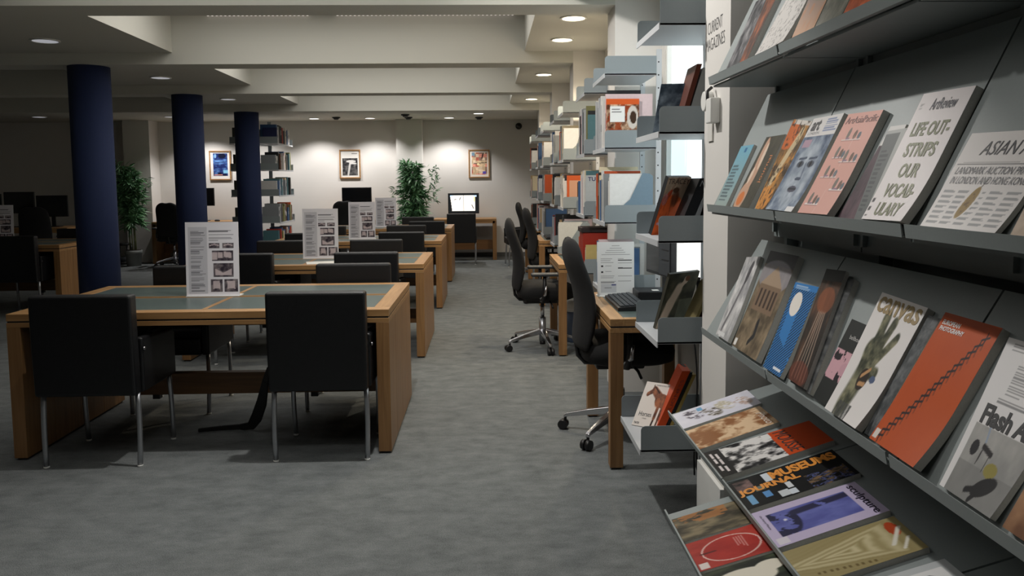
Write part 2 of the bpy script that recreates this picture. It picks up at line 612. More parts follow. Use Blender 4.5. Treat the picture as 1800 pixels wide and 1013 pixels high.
# ------------------------------------------------------------------ reading tables
def make_table():
    t = thing('reading_table', '', 'table')
    L, W, H = 1.906, 1.089, 0.75
    x, y = L / 2, W / 2
    b = 0.085
    for q in ((-y, -y + b), (y - b, y)):
        MB().box(-x, x, q[0], q[1], 0.714, H).build('long_edging', OAKX, t, 0.002)
    for q in ((-x, -x + b), (x - b, x)):
        MB().box(q[0], q[1], -y + b, y - b, 0.714, H).build('end_edging', OAKY, t, 0.002)
    for q in ((-0.030, -0.018), (0.018, 0.030)):
        MB().box(-x + b, x - b, q[0], q[1], 0.714, H + 0.0008).build('centre_strip', OAKX, t)
    MB().box(-x + b, x - b, -0.018, 0.018, 0.712, H - 0.004).build('cable_slot', LINO, t)
    for s in (-1, 1):
        MB().box(-0.012, 0.012, min(s * 0.030, s * (y - b)), max(s * 0.030, s * (y - b)), 0.714, H + 0.0008).build('cross_strip', OAKY, t)
    for sx in (-1, 1):
        for sy in (-1, 1):
            xs = sorted((sx * 0.012, sx * (x - b)))
            y2 = sorted((sy * 0.030, sy * (y - b)))
            MB().box(xs[0], xs[1], y2[0], y2[1], 0.712, H - 0.0005).build('writing_panel', LINO, t)
    MB().box(-x + 0.004, x - 0.004, -y + 0.004, y - 0.004, 0.706, 0.714).build('shadow_gap', BLACK, t)
    f = MB()
    f.box(-x, x, -y, -y + 0.03, 0.682, 0.706).box(-x, x, y - 0.03, y, 0.682, 0.706)
    f.box(-x, -x + 0.03, -y + 0.03, y - 0.03, 0.682, 0.706).box(x - 0.03, x, -y + 0.03, y - 0.03, 0.682, 0.706)
    f.build('apron', OAKX, t, 0.0015)
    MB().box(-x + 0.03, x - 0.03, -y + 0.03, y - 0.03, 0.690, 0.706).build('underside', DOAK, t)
    for s in (-1, 1):
        p = MB()
        xs = sorted((s * (x - 0.066), s * x))
        for k in range(4):
            y0 = -y + W * k / 4
            p.box(xs[0], xs[1], y0 + (0.001 if k else 0), y0 + W / 4 - (0.001 if k < 3 else 0), 0.012, 0.682)
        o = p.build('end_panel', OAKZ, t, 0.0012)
        MB().box(xs[0] + 0.01, xs[1] - 0.01, -y + 0.012, y - 0.012, 0.0, 0.012).build('plinth', BLACK, o)
    MB().box(-x + 0.066, x - 0.066, -0.03, 0.03, 0.192, 0.315).build('cable_rail', DOAK, t, 0.003)
    for k in (-0.45, 0.45):
        MB().box(k - 0.02, k + 0.02, -0.02, 0.02, 0.165, 0.192).build('rail_bracket', BLACK, t)
    return t

tb = make_table()
TY = [4.012 + 0.545, 6.245 + 0.545, 8.708 + 0.545, 11.078 + 0.545]
TX = -0.5057 - 0.953
tl = ['nearest oak reading table with green top and a printed sign', 'second oak reading table from the front with green top', 'third oak reading table from the front with green top',
      'farthest oak reading table, before the desks on the back wall']
for i, y in enumerate(TY):
    if i == 0:
        t = tb
        t.location = (TX, y, 0)
        tag(t, tl[0], group='oak reading tables in a row')
    else:
        t = copy_tree(tb, loc=(TX, y, 0), rotz=0, label=tl[i])
copy_tree(tb, loc=(-4.619 - 0.953, TY[2], 0), rotz=0, label='oak reading table in the dark, half hidden by the nearest blue column')

# ------------------------------------------------------------------ reading chairs
def make_chair():
    t = thing('reading_chair', '', 'chair')
    # outer face of the back towards -y
    bk = MB()
    n = 6
    pts = []
    for k in range(n + 1):
        z = 0.365 + (0.862 - 0.365) * k / n
        pts.append((-0.25 - 0.015 * math.sin(PI * 0.5 * k / n), z))
    poly = pts + [(p[0] + 0.075, p[1]) for p in reversed(pts)]
    bk.prism(poly, 0, -0.243, 0.243)
    bk.build('backrest', LEATHER, t, 0.014, 3)
    MB().box(-0.205, 0.205, -0.17, 0.235, 0.365, 0.475).build('seat', LEATHER, t, 0.014, 3)
    for s in (-1, 1):
        xs = sorted((s * 0.205, s * 0.252))
        a = MB()
        a.prism([(-0.172, 0.365), (0.235, 0.365), (0.235, 0.615), (-0.172, 0.640)], 0, xs[0], xs[1])
        o = a.build('armrest', LEATHER, t, 0.012, 3)
        MB().tube([(s * 0.252, -0.165, 0.585), (s * 0.262, -0.165, 0.585)], 0.009, 10).build('bolt', CHROME, o)
    for sx in (-1, 1):
        for y0, y1 in ((-0.195, -0.205), (0.19, 0.215)):
            lg = MB()
            path = []
            for k in range(7):
                q = k / 6
                path.append((sx * (0.228 + 0.004 * math.sin(PI * q)), y0 + (y1 - y0) * q, 0.37 * (1 - q) + 0.008 * q))
            lg.tube(path, 0.0128, 12)
            o = lg.build('leg', STEEL, t)
            MB().cyl(path[-1][0], path[-1][1], 0, 0.009, 0.014, 12).build('glide', WHITE, o)
    return t

ch = make_chair()
G = 'black leather reading chairs'
chairs = [
    (-1.96, 4.10, 0, 'black leather armchair at the camera side of the nearest table, by its far blue-column end'),
    (-0.845, 4.13, 0, 'black leather armchair at the aisle end of the nearest table, back to camera'),
    (-1.93, 5.00, PI, 'black leather armchair beyond the nearest table, partly behind its sign'),
    (-0.885, 5.02, PI, 'black leather armchair tucked beyond the nearest table at its aisle end'),
    (-1.88, 6.33, 0, 'black leather armchair before the second table, partly behind the nearest sign'),
    (-0.93, 6.33, 0, 'black leather armchair before the second table at its aisle end'),
    (-1.90, 7.23, PI, 'black leather armchair beyond the second table, beside its sign'),
    (-1.04, 7.23, PI, 'black leather armchair beyond the second table at its aisle end'),
    (-1.92, 8.79, 0, 'black leather armchair before the third table, behind the second sign'),
    (-0.925, 8.79, 0, 'black leather armchair before the third table at its aisle end'),
    (-2.00, 9.70, PI, 'black leather armchair beyond the third table, mostly behind signs'),
    (-1.01, 9.70, PI, 'black leather armchair beyond the third table at its aisle end'),
    (-0.83, 11.15, 0, 'black leather armchair before the farthest reading table'),
    (-1.07, 12.07, PI, 'black leather armchair beyond the farthest reading table'),
    (-5.02, 8.79, 0, 'black leather armchair at the table in the dark, back to camera'),
    (-5.03, 9.70, PI, 'black leather armchair beyond the table in the dark'),
    (-0.44, 13.62, 0, 'black leather armchair in front of the desk with the lit screen'),
    (0.53, 13.15, PI / 2 + 0.1, 'black leather armchair turned sideways by the far end of the bookcases'),
]
for i, (x, y, r, lab) in enumerate(chairs):
    if i == 0:
        ch.location = (x, y, 0)
        ch.rotation_euler = (0, 0, r)
        tag(ch, lab, group=G)
    else:
        copy_tree(ch, loc=(x, y, 0), rotz=r, label=lab)

# black strap hanging by the second chair and trailing on the carpet
sm = MB()
path = [(-1.14, 4.10, 0.44), (-1.17, 4.13, 0.36), (-1.22, 4.22, 0.22), (-1.28, 4.32, 0.11), (-1.34, 4.42, 0.035), (-1.42, 4.47, 0.012), (-1.52, 4.46, 0.010), (-1.64, 4.43, 0.010)]
wd = [0.02, 0.035, 0.06, 0.065, 0.05, 0.035, 0.03, 0.02]
for i in range(len(path) - 1):
    a, b = Vector(path[i]), Vector(path[i + 1])
    d = (b - a).normalized()
    s = d.cross(Vector((0.4, 0.9, 0.15))).normalized()
    if i == 0:
        sp = s
    n_ = d.cross(s).normalized()
    q = []
    for p, ww, ss in ((a, wd[i], sp), (b, wd[i + 1], s)):
        for t_ in (-0.008, 0.008):
            for e in (-1, 1):
                q.append(p + ss * ww * e * 0.5 + n_ * t_)
    sp = s
    sm.hexa(q)
tag(sm.build('cloth_strap', FABRIC, None, 0.004), 'black cloth strap hanging from the aisle-end chair and trailing on the carpet', 'strap')

# ------------------------------------------------------------------ sheets on the tables
def sheet_paint(U, V):
    img = np.ones(U.shape + (3,)) * np.array([226, 224, 230.])
    img = over(img, rect(U, V, 0.05, 0.40, 0.03, 0.93), (196, 195, 202))
    r = np.random.RandomState(5)
    v = 0.88
    while v > 0.06:
        n = r.randint(1, 6)
        for k in range(n):
            u1 = 0.10 + 0.27 * (0.55 + 0.45 * r.rand())
            img = over(img, rect(U, V, 0.09, u1, v - 0.010, v) * 0.55, (60, 60, 66))
            v -= 0.019
            if v < 0.06:
                break
        v -= 0.020
    for v, u1 in ((0.89, 0.86), (0.875, 0.80), (0.83, 0.90), (0.79, 0.86), (0.775, 0.88), (0.755, 0.62)):
        img = over(img, rect(U, V, 0.44, u1, v - 0.008, v) * 0.6, (56, 56, 62))
    def pic(u0, u1, v0, v1, sd):
        nonlocal img
        m = rect(U, V, u0, u1, v0, v1)
        nz = fbm(U, V, 16, 22, sd)
        c = mixc((nz - 0.3) * 2.2, (52, 46, 56), (128, 120, 122))
        img = over(img, m, (0, 0, 0)) + c * m[..., None]
        cx, cy = (u0 + u1) / 2, (v0 + v1) / 2
        k = (u1 - u0)
        hh = (v1 - v0)
        x, y = (U - cx) / k, (V - cy) / hh
        if sd in (1, 2):
            pg = ((np.abs(y - 0.25 + np.abs(x) * 0.5) < 0.12) & (np.abs(x) < 0.44)).astype(float)
        elif sd == 3:
            pg = ((x > 0.08) & (x < 0.42) & (np.abs(y - 0.08 + (x - 0.2) * 0.3) < 0.26)) | ((x > -0.2) & (x < 0.0) & (y > -0.25) & (y < 0.33)) | ((x < -0.24) & (y > -0.4) & (y < 0.3))
        elif sd == 4:
            pg = (np.abs(x) < 0.42) & (y < -0.02 - 0.30 * (1 - np.abs(x) / 0.42) + 0.12) & (y > -0.40)
        else:
            pg = (np.abs(x + 0.05 * y) < 0.30) & (y > -0.2 - 0.2 * np.abs(x)) & (y < 0.36)
        img = over(img, pg * m * 0.85, (212, 196, 198))
    for q in ((0.44, 0.64, 0.645, 0.715, 1), (0.70, 0.90, 0.645, 0.715, 2), (0.49, 0.89, 0.475, 0.615, 3), (0.52, 0.89, 0.255, 0.44, 4),
              (0.46, 0.68, 0.05, 0.22, 5), (0.72, 0.97, 0.05, 0.22, 6)):
        pic(*q)
    return img

def notice_paint(U, V):
    img = np.ones(U.shape + (3,)) * np.array([222, 223, 223.])
    def ln(u0, u1, v, h=0.008, c=(70, 70, 74), a=0.7):
        nonlocal img
        img = over(img, rect(U, V, u0, u1, v - h, v) * a, c)
    for u0, u1, v in ((0.40, 0.60, 0.93), (0.34, 0.66, 0.885), (0.25, 0.72, 0.85), (0.22, 0.76, 0.81), (0.12, 0.88, 0.77),
                      (0.10, 0.40, 0.69), (0.10, 0.36, 0.66), (0.10, 0.44, 0.62), (0.56, 0.72, 0.69), (0.56, 0.94, 0.61), (0.56, 0.70, 0.53),
                      (0.22, 0.38, 0.56), (0.22, 0.38, 0.46), (0.10, 0.46, 0.37), (0.10, 0.44, 0.34), (0.10, 0.50, 0.27), (0.10, 0.46, 0.25), (0.56, 0.94, 0.37), (0.56, 0.92, 0.28)):
        ln(u0, u1, v)
    for v in (0.665, 0.52):
        ln(0.56, 0.94, v, 0.016, (18, 18, 20), 1)
    for v in (0.57, 0.46):
        ln(0.11, 0.16, v, 0.035, (40, 40, 44), 1)
    img = over(img, rect(U, V, 0.09, 0.52, 0.06, 0.22), (196, 198, 202))
    ln(0.38, 0.50, 0.215, 0.025, (74, 78, 130), 1)
    ln(0.20, 0.38, 0.155, 0.014, (20, 20, 22), 1)
    return img

def make_sign(W, H, paint, label, cat='sign', group=None, name='table_sign'):
    t = thing(name, label, cat, group=group)
    tilt = 0.05
    def pos(u, v):
        u, v = np.asarray(u), np.asarray(v)
        z = 0.004 + v * H
        return np.stack([(u - 0.5) * W, z * tilt, z], -1)
    grid_mesh('printed_sheet', lambda u, v: pos(u, v) + np.array([0, -0.0008, 0]), paint, 90, 128, PRINT, t)
    b = MB()
    q = [pos(u, v) for v in (0, 1) for u in (0, 1)]
    b.hexa([tuple(q[0]), tuple(q[1]), tuple(q[0] + [0, .002, 0]), tuple(q[1] + [0, .002, 0]), tuple(q[2]), tuple(q[3]), tuple(q[2] + [0, .002, 0]), tuple(q[3] + [0, .002, 0])])
    b.build('holder_back', WHITE, t)
    MB().box(-W / 2, W / 2, -0.012, 0.075, 0.0, 0.004).build('foot', WHITE, t)
    return t

s0 = make_sign(0.30, 0.42, sheet_paint, 'printed picture sign standing on the nearest reading table', group='printed table signs')
s0.location = (-1.572, 4.565, 0.7505)
for x, y, lab in [(-1.42, 6.79, 'printed picture sign standing on the second reading table'), (-1.425, 9.07, 'printed picture sign standing on the third reading table'),
                  (-1.465, 11.53, 'printed picture sign standing on the farthest reading table'), (-5.53, 9.2, 'printed picture sign standing on the table in the dark')]:
    copy_tree(s0, loc=(x, y, 0.7505), rotz=0, label=lab)
s1 = make_sign(0.21, 0.305, notice_paint, 'white printed notice standing on the nearest computer desk')
s1.location = (0.722, 4.455, 0.7355)
MB_ = MB().box(-0.15, 0.15, -0.105, 0.105, 0, 0.003)
tag(MB_.build('paper_sheet', WHITE, None, loc=(-1.31, 6.44, 0.7505), rot=(0, 0, 0.25)), 'loose white sheet lying on the second table below its sign', 'paper')

# ------------------------------------------------------------------ computer desks by the bookcases
def make_desk(L=0.93, W=0.52):
    t = thing('computer_desk', '', 'desk')
    for q in ((0, 0.07), (W - 0.05, W)):
        MB().box(q[0], q[1], 0, L, 0.700, 0.735).build('side_edging', OAKY, t, 0.002)
    for q in ((0, 0.05), (L - 0.05, L)):
        MB().box(0.07, W - 0.05, q[0], q[1], 0.700, 0.735).build('end_edging', OAKX, t, 0.002)
    MB().box(0.07, W - 0.05, 0.05, L - 0.05, 0.700, 0.7345).build('writing_panel', LINO, t)
    MB().box(0.003, W - 0.003, 0.003, L - 0.003, 0.692, 0.700).build('shadow_gap', BLACK, t)
    f = MB()
    f.box(0, W, 0, 0.022, 0.668, 0.692).box(0, W, L - 0.022, L, 0.668, 0.692).box(0, 0.022, 0.022, L - 0.022, 0.668, 0.692).box(W - .022, W, 0.022, L - 0.022, 0.668, 0.692)
    f.build('apron', OAKY, t, 0.0015)
    for x in (0.002, W - 0.066):
        for y in (0.002, L - 0.066):
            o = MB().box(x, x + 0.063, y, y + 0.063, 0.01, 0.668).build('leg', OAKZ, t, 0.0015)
            MB().box(x + .008, x + .055, y + .008, y + .055, 0, 0.01).build('foot', BLACK, o)
    return t
dk = make_desk()
for i, (x, y, lab) in enumerate([(0.575, 3.715, 'nearest oak computer desk by the window with a keyboard'), (0.555, 6.22, 'second oak computer desk from the front'),
                                 (0.567, 8.77, 'third oak computer desk from the front'), (0.567, 11.22, 'farthest oak computer desk beside the bookcases')]):
    if i == 0:
        dk.location = (x, y, 0)
        tag(dk, lab, group='oak computer desks')
    else:
        copy_tree(dk, loc=(x, y, 0), rotz=0, label=lab)

def make_keyboard():
    t = thing('keyboard', '', 'keyboard')
    MB().hexa([(0, 0, 0), (0.15, 0, 0), (0, 0.45, 0), (0.15, 0.45, 0), (0, 0, 0.018), (0.15, 0, 0.030), (0, 0.45, 0.018), (0.15, 0.45, 0.030)]).build('case', BLACK, t, 0.003)
    k = MB()
    for i in range(5):
        for j in range(16):
            x = 0.014 + i * 0.025
            y = 0.012 + j * 0.0268
            z = 0.018 + (x + 0.01) * 0.08
            k.box(x, x + 0.021, y, y + 0.0225, z, z + 0.007)
    k.build('key', DGREY, t)
    return t
kb = make_keyboard()
kb.location = (0.65, 3.94, 0.735)
tag(kb, 'black keyboard on the nearest computer desk', group='keyboards')
copy_tree(kb, loc=(0.66, 6.42, 0.735), rotz=0, label='keyboard on the second computer desk')
copy_tree(kb, loc=(0.66, 8.95, 0.735), rotz=0, label='keyboard on the third computer desk')

t = thing('network_box', 'flat black box lying on the nearest computer desk beside the notice', 'electronic box', (0.90, 4.36, 0.735))
MB().box(-0.085, 0.085, -0.09, 0.09, 0, 0.052).build('case', BLACK, t, 0.006)
MB().box(0.00, 0.035, -0.06, -0.02, 0.052, 0.053).build('sticker', WHITE, t)

def make_monitor(W, H, scr, label, loc, rotz, paint=None, foot=True, zb=0.16):
    """screen facing -y"""
    t = thing('monitor', label, 'monitor', loc, rotz)
    o = MB().box(-W / 2, W / 2, 0, 0.035, zb, zb + H).build('housing', BLACK, t, 0.004)
    if paint:
        grid_mesh('screen', lambda u, v: np.stack([(u - .5) * (W - 0.03), np.full(np.shape(u), -0.001), zb + 0.018 + v * (H - 0.034)], -1), paint, 80, 50, scr, o)
    else:
        MB().box(-W / 2 + 0.014, W / 2 - 0.014, -0.0012, 0.0, zb + 0.016, zb + H - 0.014).build('screen', scr, o)
    if foot:
        MB().box(-0.03, 0.03, 0.035, 0.06, 0.01, zb + H * 0.5).build('stand', BLACK, t, 0.004)
        MB().box(-0.11, 0.11, -0.04, 0.13, 0, 0.012).build('foot', BLACK, t, 0.005)
    return t
# near monitor, screen towards the aisle
ang = math.atan2(3.91 - 4.245, 0.905 - 0.852)
t = make_monitor(0.34, 0.30, SCREEN, 'dark monitor angled to the aisle under the display shelves', (0.8785, 4.078, 0.735), ang, zb=0.165)
MB().box(0.02, 0.165, -0.0025, 0.0, 0.175, 0.455).build('side_panel', DGREY, t)
sp = MB()
for z in (0.25, 0.30):
    sp.box(0.06, 0.15, -0.004, -0.0025, z, z + 0.006)
sp.build('slot', BLACK, t)
def white_screen(U, V):
    return np.ones(U.shape + (3,)) * np.array([238, 240, 236.])
ang2 = math.atan2(3.70 - 4.0, 1.075 - 0.945)
make_monitor(0.33, 0.27, LIT, 'monitor with a glowing white screen beside the window', (1.01, 3.85, 0.735), ang2, white_screen, zb=0.165)
for k, (a, b) in enumerate([((0.93, 3.55, 0.70), (0.94, 3.50, 0.05)), ((0.97, 3.52, 0.70), (0.96, 3.56, 0.05)), ((1.01, 3.50, 0.70), (0.98, 3.54, 0.05))]):
    p = [(a[0] + (b[0] - a[0]) * q + 0.012 * math.sin(q * 5 + k), a[1] + (b[1] - a[1]) * q, a[2] + (b[2] - a[2]) * q) for q in [i / 8 for i in range(9)]]
    tag(MB().tube(p, 0.004, 6).build('power_cable', BLACK), 'black cable hanging beneath the nearest computer desk, %s' % ['nearest the orange book', 'middle of three', 'closest to the window wall'][k], 'cable', 'hanging cables')

# waste bin under the second desk
t = thing('waste_bin', 'blue waste bin with white liner under the second computer desk', 'bin', (0.76, 6.85, 0))
MB().tube([(0, 0, 0.0), (0, 0, 0.27)], [0.10, 0.12], 20).build('body', plain('bin_blue', (112, 130, 160), 0.5), t)
MB().tube([(0, 0, 0.27), (0, 0, 0.30), (0, 0, 0.37)], [0.124, 0.128, 0.122], 20).build('liner', WHITE, t)

# ------------------------------------------------------------------ office chairs (facing +x)
def make_office_chair():
    t = thing('office_chair', '', 'office chair')
    # back: a tall padded shell, slightly curved, two soft shoulders on top
    vs, fs = [], []
    ny, nz = 8, 12
    for side in (0, 1):
        for k in range(nz + 1):
            q = k / nz
            z = 0.50 + 0.60 * q
            half = 0.225 - 0.035 * (2 * q - 1) ** 4 - 0.03 * q
            xc = -0.235 + 0.05 * math.sin(PI * min(1, q * 1.25)) - 0.045 * q
            th = 0.042 * (1 - 0.55 * abs(2 * q - 1) ** 6)
            for j in range(ny + 1):
                p = 2 * j / ny - 1
                zz = z - 0.05 * (q ** 8) * (abs(p) ** 3) - 0.022 * (q ** 10) * math.exp(-(p * 4) ** 2)
                e = 1 - abs(p) ** 6 * 0.75
                x = xc + 0.03 * p * p + (th * e if side else -th * e)
                vs.append((x, p * half, zz))
    n1 = ny + 1
    m = n1 * (nz + 1)
    for k in range(nz):
        for j in range(ny):
            a = k * n1 + j
            fs.append((a, a + 1, a + 1 + n1, a + n1))
            fs.append((m + a, m + a + n1, m + a + n1 + 1, m + a + 1))
    edge = [j for j in range(n1)] + [k * n1 + ny for k in range(1, nz + 1)] + [nz * n1 + j for j in range(ny - 1, -1, -1)] + [k * n1 for k in range(nz - 1, 0, -1)]
    for i in range(len(edge)):
        a, b = edge[i], edge[(i + 1) % len(edge)]
        fs.append((a, b, m + b, m + a))
    o = MB().add(vs, fs, 0, True).build('backrest', FABRIC, t)
    s = o.modifiers.new('sub', 'SUBSURF')
    s.levels = s.render_levels = 1
    # seat
    st = MB()
    ring = []
    for k in range(24):
        a = 2 * PI * k / 24
        ca, sa = math.cos(a), math.sin(a)
        rx = 0.25 * (abs(ca) ** 0.55) * (1 if ca > 0 else -1)
        ry = 0.245 * (abs(sa) ** 0.55) * (1 if sa > 0 else -1)
        ring.append((rx + 0.03, ry))
    lay = [(0.80, 0.425), (0.97, 0.445), (1.0, 0.49), (0.97, 0.535), (0.80, 0.555), (0.0, 0.557)]
    vs, fs = [], []
    for sc, z in lay:
        for x, y in ring:
            vs.append(((x - 0.03) * sc + 0.03, y * sc, z - (0.02 if x > 0.2 and z > 0.5 else 0)))
    for i in range(len(lay) - 1):
        for k in range(24):
            fs.append((i * 24 + k, i * 24 + (k + 1) % 24, (i + 1) * 24 + (k + 1) % 24, (i + 1) * 24 + k))
    fs.append(tuple(range(24)))
    st.add(vs, fs, 0, True).build('seat', FABRIC, t)
    MB().box(-0.14, 0.12, -0.09, 0.09, 0.385, 0.43).build('mechanism', BLACK, t, 0.01)
    MB().tube([(0.05, -0.09, 0.41), (0.06, -0.20, 0.40), (0.07, -0.235, 0.37)], 0.008, 8).build('lever', BLACK, t)
    MB().tube([(-0.10, 0, 0.405), (-0.19, 0, 0.41), (-0.228, 0, 0.45), (-0.235, 0, 0.50), (-0.24, 0, 0.56)], [0.014, 0.014, 0.013, 0.012, 0.012], 10).build('back_bar', BLACK, t)
    for s_ in (-1, 1):
        a = MB()
        a.tube([(-0.02, s_ * 0.20, 0.43), (-0.01, s_ * 0.27, 0.44), (0.0, s_ * 0.285, 0.50), (0.0, s_ * 0.285, 0.636)], [0.018, 0.018, 0.017, 0.014], 10)
        o = a.build('arm_post', BLACK, t)
        MB().box(-0.11, 0.15, s_ * 0.285 - 0.04, s_ * 0.285 + 0.04, 0.635, 0.662).build('arm_pad', DGREY, t, 0.012, 3)
        MB().tube([(-0.03, s_ * 0.245, 0.45), (0.005, s_ * 0.297, 0.49), (0.012, s_ * 0.304, 0.56)], [0.012, 0.013, 0.008], 8).build('arm_trim', CHROME, o)
    MB().cyl(0, 0, 0.24, 0.39, 0.016, 16).build('gas_lift', CHROME, t)
    MB().cyl(0, 0, 0.06, 0.26, 0.029, 16).build('lift_sleeve', STEEL, t)
    MB().cyl(0, 0, 0.03, 0.06, 0.024, 16).build('sleeve_cap', BLACK, t)
    for k in range(5):
        an = math.radians(206 + 72 * k)
        c, s_ = math.cos(an), math.sin(an)
        l = MB()
        prof = [(0.02, 0.150, 0.030), (0.18, 0.118, 0.022), (0.30, 0.088, 0.015), (0.318, 0.078, 0.014)]
        vs = []
        for r_, z_, h_ in prof:
            for e, zz in ((-1, z_ - h_), (1, z_ - h_), (1, z_ + h_ * .4), (-1, z_ + h_ * .4)):
                vs.append((c * r_ - s_ * e * h_ * 0.8, s_ * r_ + c * e * h_ * 0.8, zz))
        fs = [(0, 1, 2, 3), (15, 14, 13, 12)]
        for i in range(3):
            for j in range(4):
                fs.append((i * 4 + j, i * 4 + (j + 1) % 4, i * 4 + 4 + (j + 1) % 4, i * 4 + 4 + j))
        o = l.add(vs, fs).build('base_leg', CHROME, t, 0.004)
        w_ = MB()
        w_.tube([(c * .31, s_ * .31, 0.045), (c * .31, s_ * .31, 0.085)], 0.008, 8)
        for e in (-1, 1):
            p = Vector((c * .322, s_ * .322, 0.028))
            d = Vector((-s_, c, 0)) * e
            w_.tube([p + d * 0.004, p + d * 0.026], [0.028, 0.026], 16)
        w_.build('caster', BLACK, o)
    return t
oc = make_office_chair()
OG = 'black swivel office chairs'
for i, (x, y, r, lab) in enumerate([(0.45, 6.58, 0, 'black swivel chair at the second computer desk, whole chrome base in the aisle'), (0.71, 4.25, 0.02, 'black swivel chair pushed up to the nearest computer desk'),
                                    (0.71, 9.15, 0.05, 'black swivel chair at the third computer desk'), (0.72, 11.65, -0.1, 'black swivel chair at the farthest computer desk'),
                                    (-5.37, 13.78, PI / 2, 'black swivel chair at the far desk between plant and middle column'), (-2.42, 13.80, PI / 2, 'black swivel chair in front of the blank monitor on the far wall'),
                                    (-6.6, 11.9, PI / 2 + 0.3, 'dark swivel chair beside the nearest blue column in the unlit corner'), (-7.5, 12.0, PI / 2, 'dark swivel chair at the desk in the unlit corner')]):
    if i == 0:
        oc.location = (x, y, 0)
        oc.rotation_euler = (0, 0, r)
        tag(oc, lab, group=OG)
    else:
        copy_tree(oc, loc=(x, y, 0), rotz=r, label=lab)
    if i == 1:       # the foot of this one is turned under its seat
        last = [o for o in COL.objects if o.get('label') == lab][0]
        for c in last.children:
            if c.name.startswith('base_leg'):
                c.rotation_euler = (0, 0, math.radians(22))

# ------------------------------------------------------------------ desks along the far wall
def far_desk(x0, x1, y0, y1, label):
    t = thing('wall_desk', label, 'desk', (x0, y0, 0), 0, 'oak desks along the far wall')
    L, D = x1 - x0, y1 - y0
    MB().box(0, L, 0, D, 0.695, 0.735).build('desk_top', OAKX, t, 0.003)
    MB().box(0.03, L - 0.03, 0.01, 0.03, 0.655, 0.695).build('apron', OAKX, t)
    for x in (0, L - 0.07):
        MB().box(x, x + 0.07, 0.01, D - 0.02, 0, 0.695).build('end_panel', OAKZ, t, 0.002)
    MB().box(0.07, L - 0.07, D * 0.55, D * 0.55 + 0.02, 0.16, 0.34).build('cable_rail', DOAK, t)
    return t
far_desk(-5.90, -4.48, 14.15, 14.80, 'oak desk on the far wall behind the middle blue column')
far_desk(-3.00, -1.75, 14.10, 14.80, 'oak desk on the far wall behind the table signs')
far_desk(-0.96, 0.16, 14.15, 14.80, 'oak desk on the far wall carrying the lit screen')
make_monitor(0.46, 0.32, SCREEN, 'dark monitor on the far desk beside the middle column', (-5.12, 14.45, 0.735), 0, zb=0.27)
make_monitor(0.53, 0.36, SCREEN, 'blank black monitor on the far wall desk behind the signs', (-2.35, 14.45, 0.735), 0, zb=0.215)
def book_screen(U, V):
    img = np.ones(U.shape + (3,)) * np.array([26, 28, 30.])
    pg = ((U > 0.10 - 0.08 * V + 0.02) & (U < 0.90 + 0.0 * V) & (V > 0.08) & (V < 0.93)).astype(float)
    img = over(img, pg, (244, 240, 232))
    img = over(img, line(U, V, (0.5, 0.1), (0.5, 0.92), 0.008), (90, 88, 84))
    img = over(img, line(U, V, (0.36, 0.68), (0.40, 0.82), 0.012) + line(U, V, (0.18, 0.70), (0.25, 0.72), 0.014), (70, 74, 80))
    img = over(img, line(U, V, (0.78, 0.42), (0.84, 0.22), 0.014), (60, 50, 46))
    img = over(img, rect(U, V, 0.86, 0.885, 0.60, 0.86), (240, 200, 80))
    img = over(img, rect(U, V, 0.05, 0.14, 0.86, 0.93) + rect(U, V, 0.84, 0.95, 0.86, 0.93), (200, 226, 255))
    return img
t = make_monitor(0.56, 0.37, LIT, 'monitor showing a bright open book on the far wall desk', (-0.43, 14.45, 0.735), 0, book_screen, zb=0.085)
t = thing('desk_clutter', 'small black mouse on the far desk beside the middle column', 'mouse', (-4.80, 14.30, 0.735))
MB().ball((0, 0, 0.012), (0.05, 0.03, 0.02), 10).build('shell', BLACK, t)
t.name = 'computer_mouse'
# unlit corner on the other side
t = far_desk(-8.4, -6.55, 12.6, 13.3, 'dark desk in the unlit corner beyond the nearest column')
for x, W, z, lab in [(-7.98, 0.5, 0.19, 'monitor silhouette in the unlit corner, outermost'), (-7.43, 0.44, 0.22, 'tall monitor silhouette in the unlit corner, middle'), (-6.92, 0.46, 0.16, 'monitor silhouette in the unlit corner, nearest the column')]:
    make_monitor(W, 0.34, SCREEN, lab, (x, 12.9, 0.735), 0.15, zb=z)

